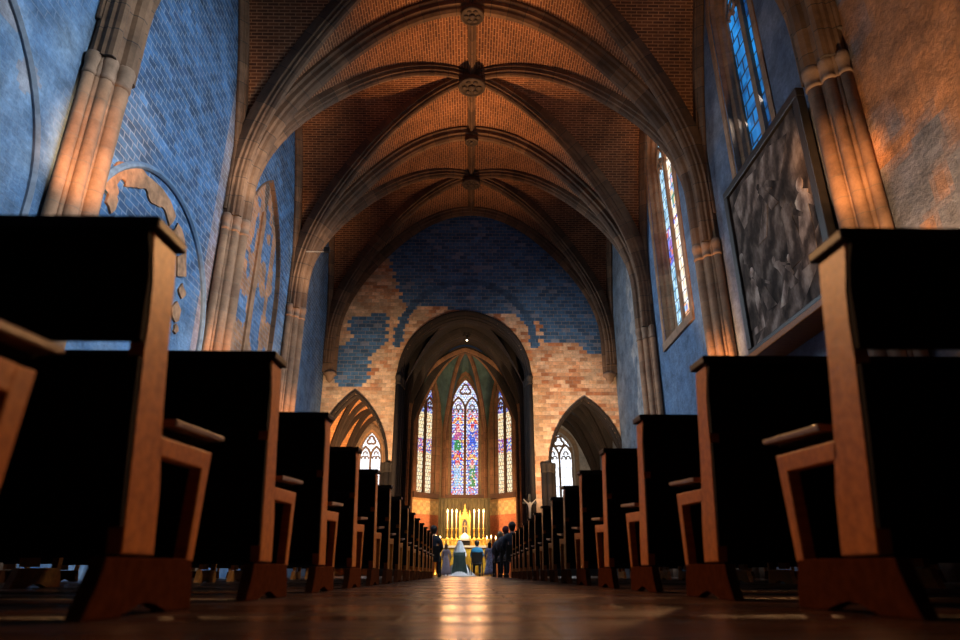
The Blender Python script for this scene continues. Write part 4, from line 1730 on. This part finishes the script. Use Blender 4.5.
    ET = [('pelvis', 'spine'), ('spine', 'chest'), ('chest', 'upper'), ('upper', 'collar')]
    for n_ in 'lr':
        ET += [('upper', n_ + 'sh'), (n_ + 'sh', n_ + 'el'), (n_ + 'el', n_ + 'wr')]
    link('jacket' if not skirt else 'bodice', skin(JT, ET, 1), top, root, True)
    if skirt:
        bm = bmesh.new()
        if standing:
            lathe(bm, [(.13, 1.10), (.155, 1.02), (.185, .9), (.22, .6), (.28, .3), (.30, .12), (.27, .12)], 0, .01, 16)
        else:
            lathe(bm, [(.17, .68), (.22, .55), (.27, .46), (.32, .25), (.36, .06), (.33, .05)], 0, .16, 16)
        link('skirt', bm, skirt, root, True)
    else:
        JL = {}
        for n_ in ('pelvis', 'lhip', 'lkn', 'lan', 'rhip', 'rkn', 'ran'):
            p, r = J[n_]
            JL[n_] = (p, tuple(q + .012 for q in r) if isinstance(r, tuple) else r + .014)
        link('trousers', skin(JL, [('pelvis', 'lhip'), ('lhip', 'lkn'), ('lkn', 'lan'), ('pelvis', 'rhip'), ('rhip', 'rkn'), ('rkn', 'ran')], 1), legs, root, True)
        bm = bmesh.new()
        for n_ in 'lr':
            p = Vector(J[n_ + 'to'][0])
            ball(bm, (p.x, p.y - .06, .045), .05, (1, 2.4, .9), 10, 8)
        link('shoes', bm, M['dark'], root, True)
    bm = bmesh.new()
    ball(bm, hc + Vector((0, -.02, .02)), .106, (.95, 1.05, 1.05), 14, 10)
    geom = [v for v in bm.verts if v.co.y > hc.y + .05 and v.co.z < hc.z + .06]
    bmesh.ops.delete(bm, geom=geom, context='VERTS')
    ball(bm, hc + Vector((0, -.05, -.055)), .075, (1.05, .7, .9), 12, 8)
    if long_hair:
        ball(bm, hc + Vector((0, -.06, -.10)), .10, (.95, .6, 1.5), 12, 8)
    link('hair', bm, hair, root, True)
    return root


def chair(loc, rz, label, drape=False):
    o = empty('chair', loc, rz, label, 'chair')
    for sx in (-1, 1):
        for sy in (-1, 1):
            bm = bmesh.new()
            box(bm, (sx * .2 - .018, sy * .19 - .018, 0), (sx * .2 + .018, sy * .19 + .018, .42), .004)
            link('leg', bm, M['dark'], o)
    bm = bmesh.new()
    box(bm, (-.23, -.22, .42), (.23, .22, .455), .01)
    link('seat', bm, M['dark'], o)
    bm = bmesh.new()
    for sx in (-1, 1):
        prism(bm, [(-.21, .455), (-.17, .455), (-.23, .86), (-.26, .86)], 'x', sx * .2 - .018, sx * .2 + .018)
    prism(bm, [(-.22, .5), (-.20, .5), (-.245, .84), (-.265, .84)], 'x', -.2, .2)
    link('backrest', bm, M['greenhang'] if drape else M['dark'], o)
    if drape:
        bm = bmesh.new()
        n_ = 24
        for j in range(2):
            pass
        rows = []
        for i in range(7):
            t = i / 6
            z = .84 - t * .80
            row = []
            for k in range(n_ + 1):
                u = k / n_ * 2 - 1
                row.append(bm.verts.new((u * (.22 + .10 * t * t), -.275 - .02 * t - .018 * math.sin(k * 1.9) * t, z)))
            rows.append(row)
        for a, b in zip(rows, rows[1:]):
            for k in range(n_):
                bm.faces.new((a[k], a[k + 1], b[k + 1], b[k]))
        bmesh.ops.solidify(bm, geom=bm.faces[:], thickness=.006)
        link('drape', bm, M['greenhang'], o, True)
    return o


S = .92
chair((-.36, 26.0, 0), 0, 'chair with a dark green draped back under the seated bride', True)
br_ = person((-.36, 26.0, 0), 0, S, 'person in a long white dress and veil seated on a draped chair facing the altar', M['veil'], M['veil'], M['hair'], True, False, M['white'])
bm = bmesh.new()
rows = []
for i in range(9):
    t = i / 8
    row = []
    for k in range(17):
        a = math.pi * (1 + k / 16)           # back half
        rx, ry = .06 + .22 * t ** .7, .09 + .12 * t
        row.append(bm.verts.new((rx * math.cos(a), ry * math.sin(a) - .0 + .02 * math.sin(k * 1.3) * t, 1.38 - t * .62)))
    rows.append(row)
for a, b in zip(rows, rows[1:]):
    for k in range(16):
        bm.faces.new((a[k], a[k + 1], b[k + 1], b[k]))
bmesh.ops.solidify(bm, geom=bm.faces[:], thickness=.006)
link('veil', bm, M['veil'], br_, True)
bm = bmesh.new()          # train of the dress spread on the floor round the chair
rows = []
for i in range(6):
    t = i / 5
    row = []
    for k in range(33):
        a = 2 * math.pi * k / 32
        r = .30 + .36 * t
        row.append(bm.verts.new((r * 1.1 * math.cos(a), r * .9 * math.sin(a) + .1, .42 * (1 - t) ** 1.6 + .012 + .02 * abs(math.sin(k * 2.1)) * (1 - t))))
    rows.append(row)
for a, b in zip(rows, rows[1:]):
    for k in range(32):
        bm.faces.new((a[k], a[k + 1], b[k + 1], b[k]))
bmesh.ops.solidify(bm, geom=bm.faces[:], thickness=.006)
link('train', bm, M['white'], br_, True)

chair((.30, 26.0, 0), 0, 'plain dark chair under the seated man in a blue shirt')
person((.30, 26.0, 0), 0, S, 'person in a bright blue shirt seated on a dark chair facing the altar', M['blueshirt'], M['suit'], M['hair'])
# guests on chairs in front of the pews
def guest(x, y, rz, sc_, chair_lab, *a):
    c_ = chair((x, y, 0), rz, chair_lab)
    c_.scale = (.93,) * 3
    return person((x, y, 0), rz, sc_, *a)


guest(-.98, 18.5, R(-6), .95, 'dark chair under the person in a navy suit left of the aisle', 'person in a dark navy suit seated at the left edge of the aisle',
      M['suit'], M['suit'], M['hair'])
person((-.74, 22.0, 0), R(-10), .56, 'small child in a pale pink dress standing at the left front of the aisle', M['pink'], M['pink'], M['greyhair'], True, True, M['pink'])
guest(1.12, 17.5, R(6), .97, 'dark chair under the dark haired person just beyond the right pews', 'person with dark hair and dark clothes seated just beyond the right pews',
      M['suit'], M['suit'], M['hair'])
guest(1.02, 18.7, R(8), .95, 'dark chair under the person in a grey jacket right of the aisle', 'person in a grey jacket seated at the right edge of the aisle',
      M['greyjacket'], M['suit'], M['maroon'])
guest(.92, 20.0, R(8), .9, 'dark chair under the fair haired person right of the aisle', 'fair haired person seated in front of the one in the grey jacket',
      M['greyjacket'], M['suit'], M['greyhair'])
person((.64, 21.3, 0), R(5), .57, 'small dark haired child in a floral dress standing at the right front of the aisle', M['floral'], M['floral'], M['hair'], True, True, M['floral'])

# ------------------------------------------------------------------ small fittings
cr = empty('crucifix', (2.52, 27.62, 2.2), 0, 'carved crucifix with raised pale arms on the right chancel pier', 'crucifix')
bm = bmesh.new()
box(bm, (-.04, .06, -.25), (.04, .12, 1.0))
box(bm, (-.3, .06, .62), (.3, .12, .7))
link('cross', bm, M['iron'], cr)
bm = skin(dict(pelvis=((0, 0, .36), .05), chest=((0, 0, .54), .065), neck=((0, 0, .62), .03), head=((0, -.01, .69), .045), la=((-.14, 0, .66), .025), lh=((-.27, .02, .8), .02),
               ra=((.14, 0, .66), .025), rh=((.27, .02, .8), .02), kn=((0, -.02, .18), .045), ft=((0, .02, -.05), .03)),
          [('pelvis', 'chest'), ('chest', 'neck'), ('neck', 'head'), ('chest', 'la'), ('la', 'lh'), ('chest', 'ra'), ('ra', 'rh'), ('pelvis', 'kn'), ('kn', 'ft')], 1)
link('carved_figure', bm, M['pale'], cr, True)


def floodlight(x, y, z, sx, label):
    o = empty('floodlight', (x, y, z), 0, label, 'floodlight')
    bm = bmesh.new()
    tube(bm, [(0, 0, 0), (-sx * .75, 0, 0)], .022, 6)
    link('arm', bm, M['pale'], o)
    bm = bmesh.new()
    box(bm, (-sx * .75 - .1, -.08, -.02), (-sx * .75 + .1, .08, .16), .01)
    link('lamp_head', bm, M['iron'], o)


floodlight(-6.0, 20.85, 11.0, -1, 'small floodlight on a thin arm above the third left pier')
lm = empty('spotlight', (XC + .1, 30.25, 11.0), 0, 'tiny lit spotlight under the arch inside the chancel', 'spotlight')
bm = bmesh.new()
lathe(bm, [(.03, .26), (.07, .2), (.07, .0), (.05, .0)], 0, 0, 10)
link('housing', bm, M['iron'], lm, True)
bm = bmesh.new()
ball(bm, (0, 0, -.02), .05, (1, 1, .6), 10, 6)
link('bulb', bm, M['lampglow'], lm, True)
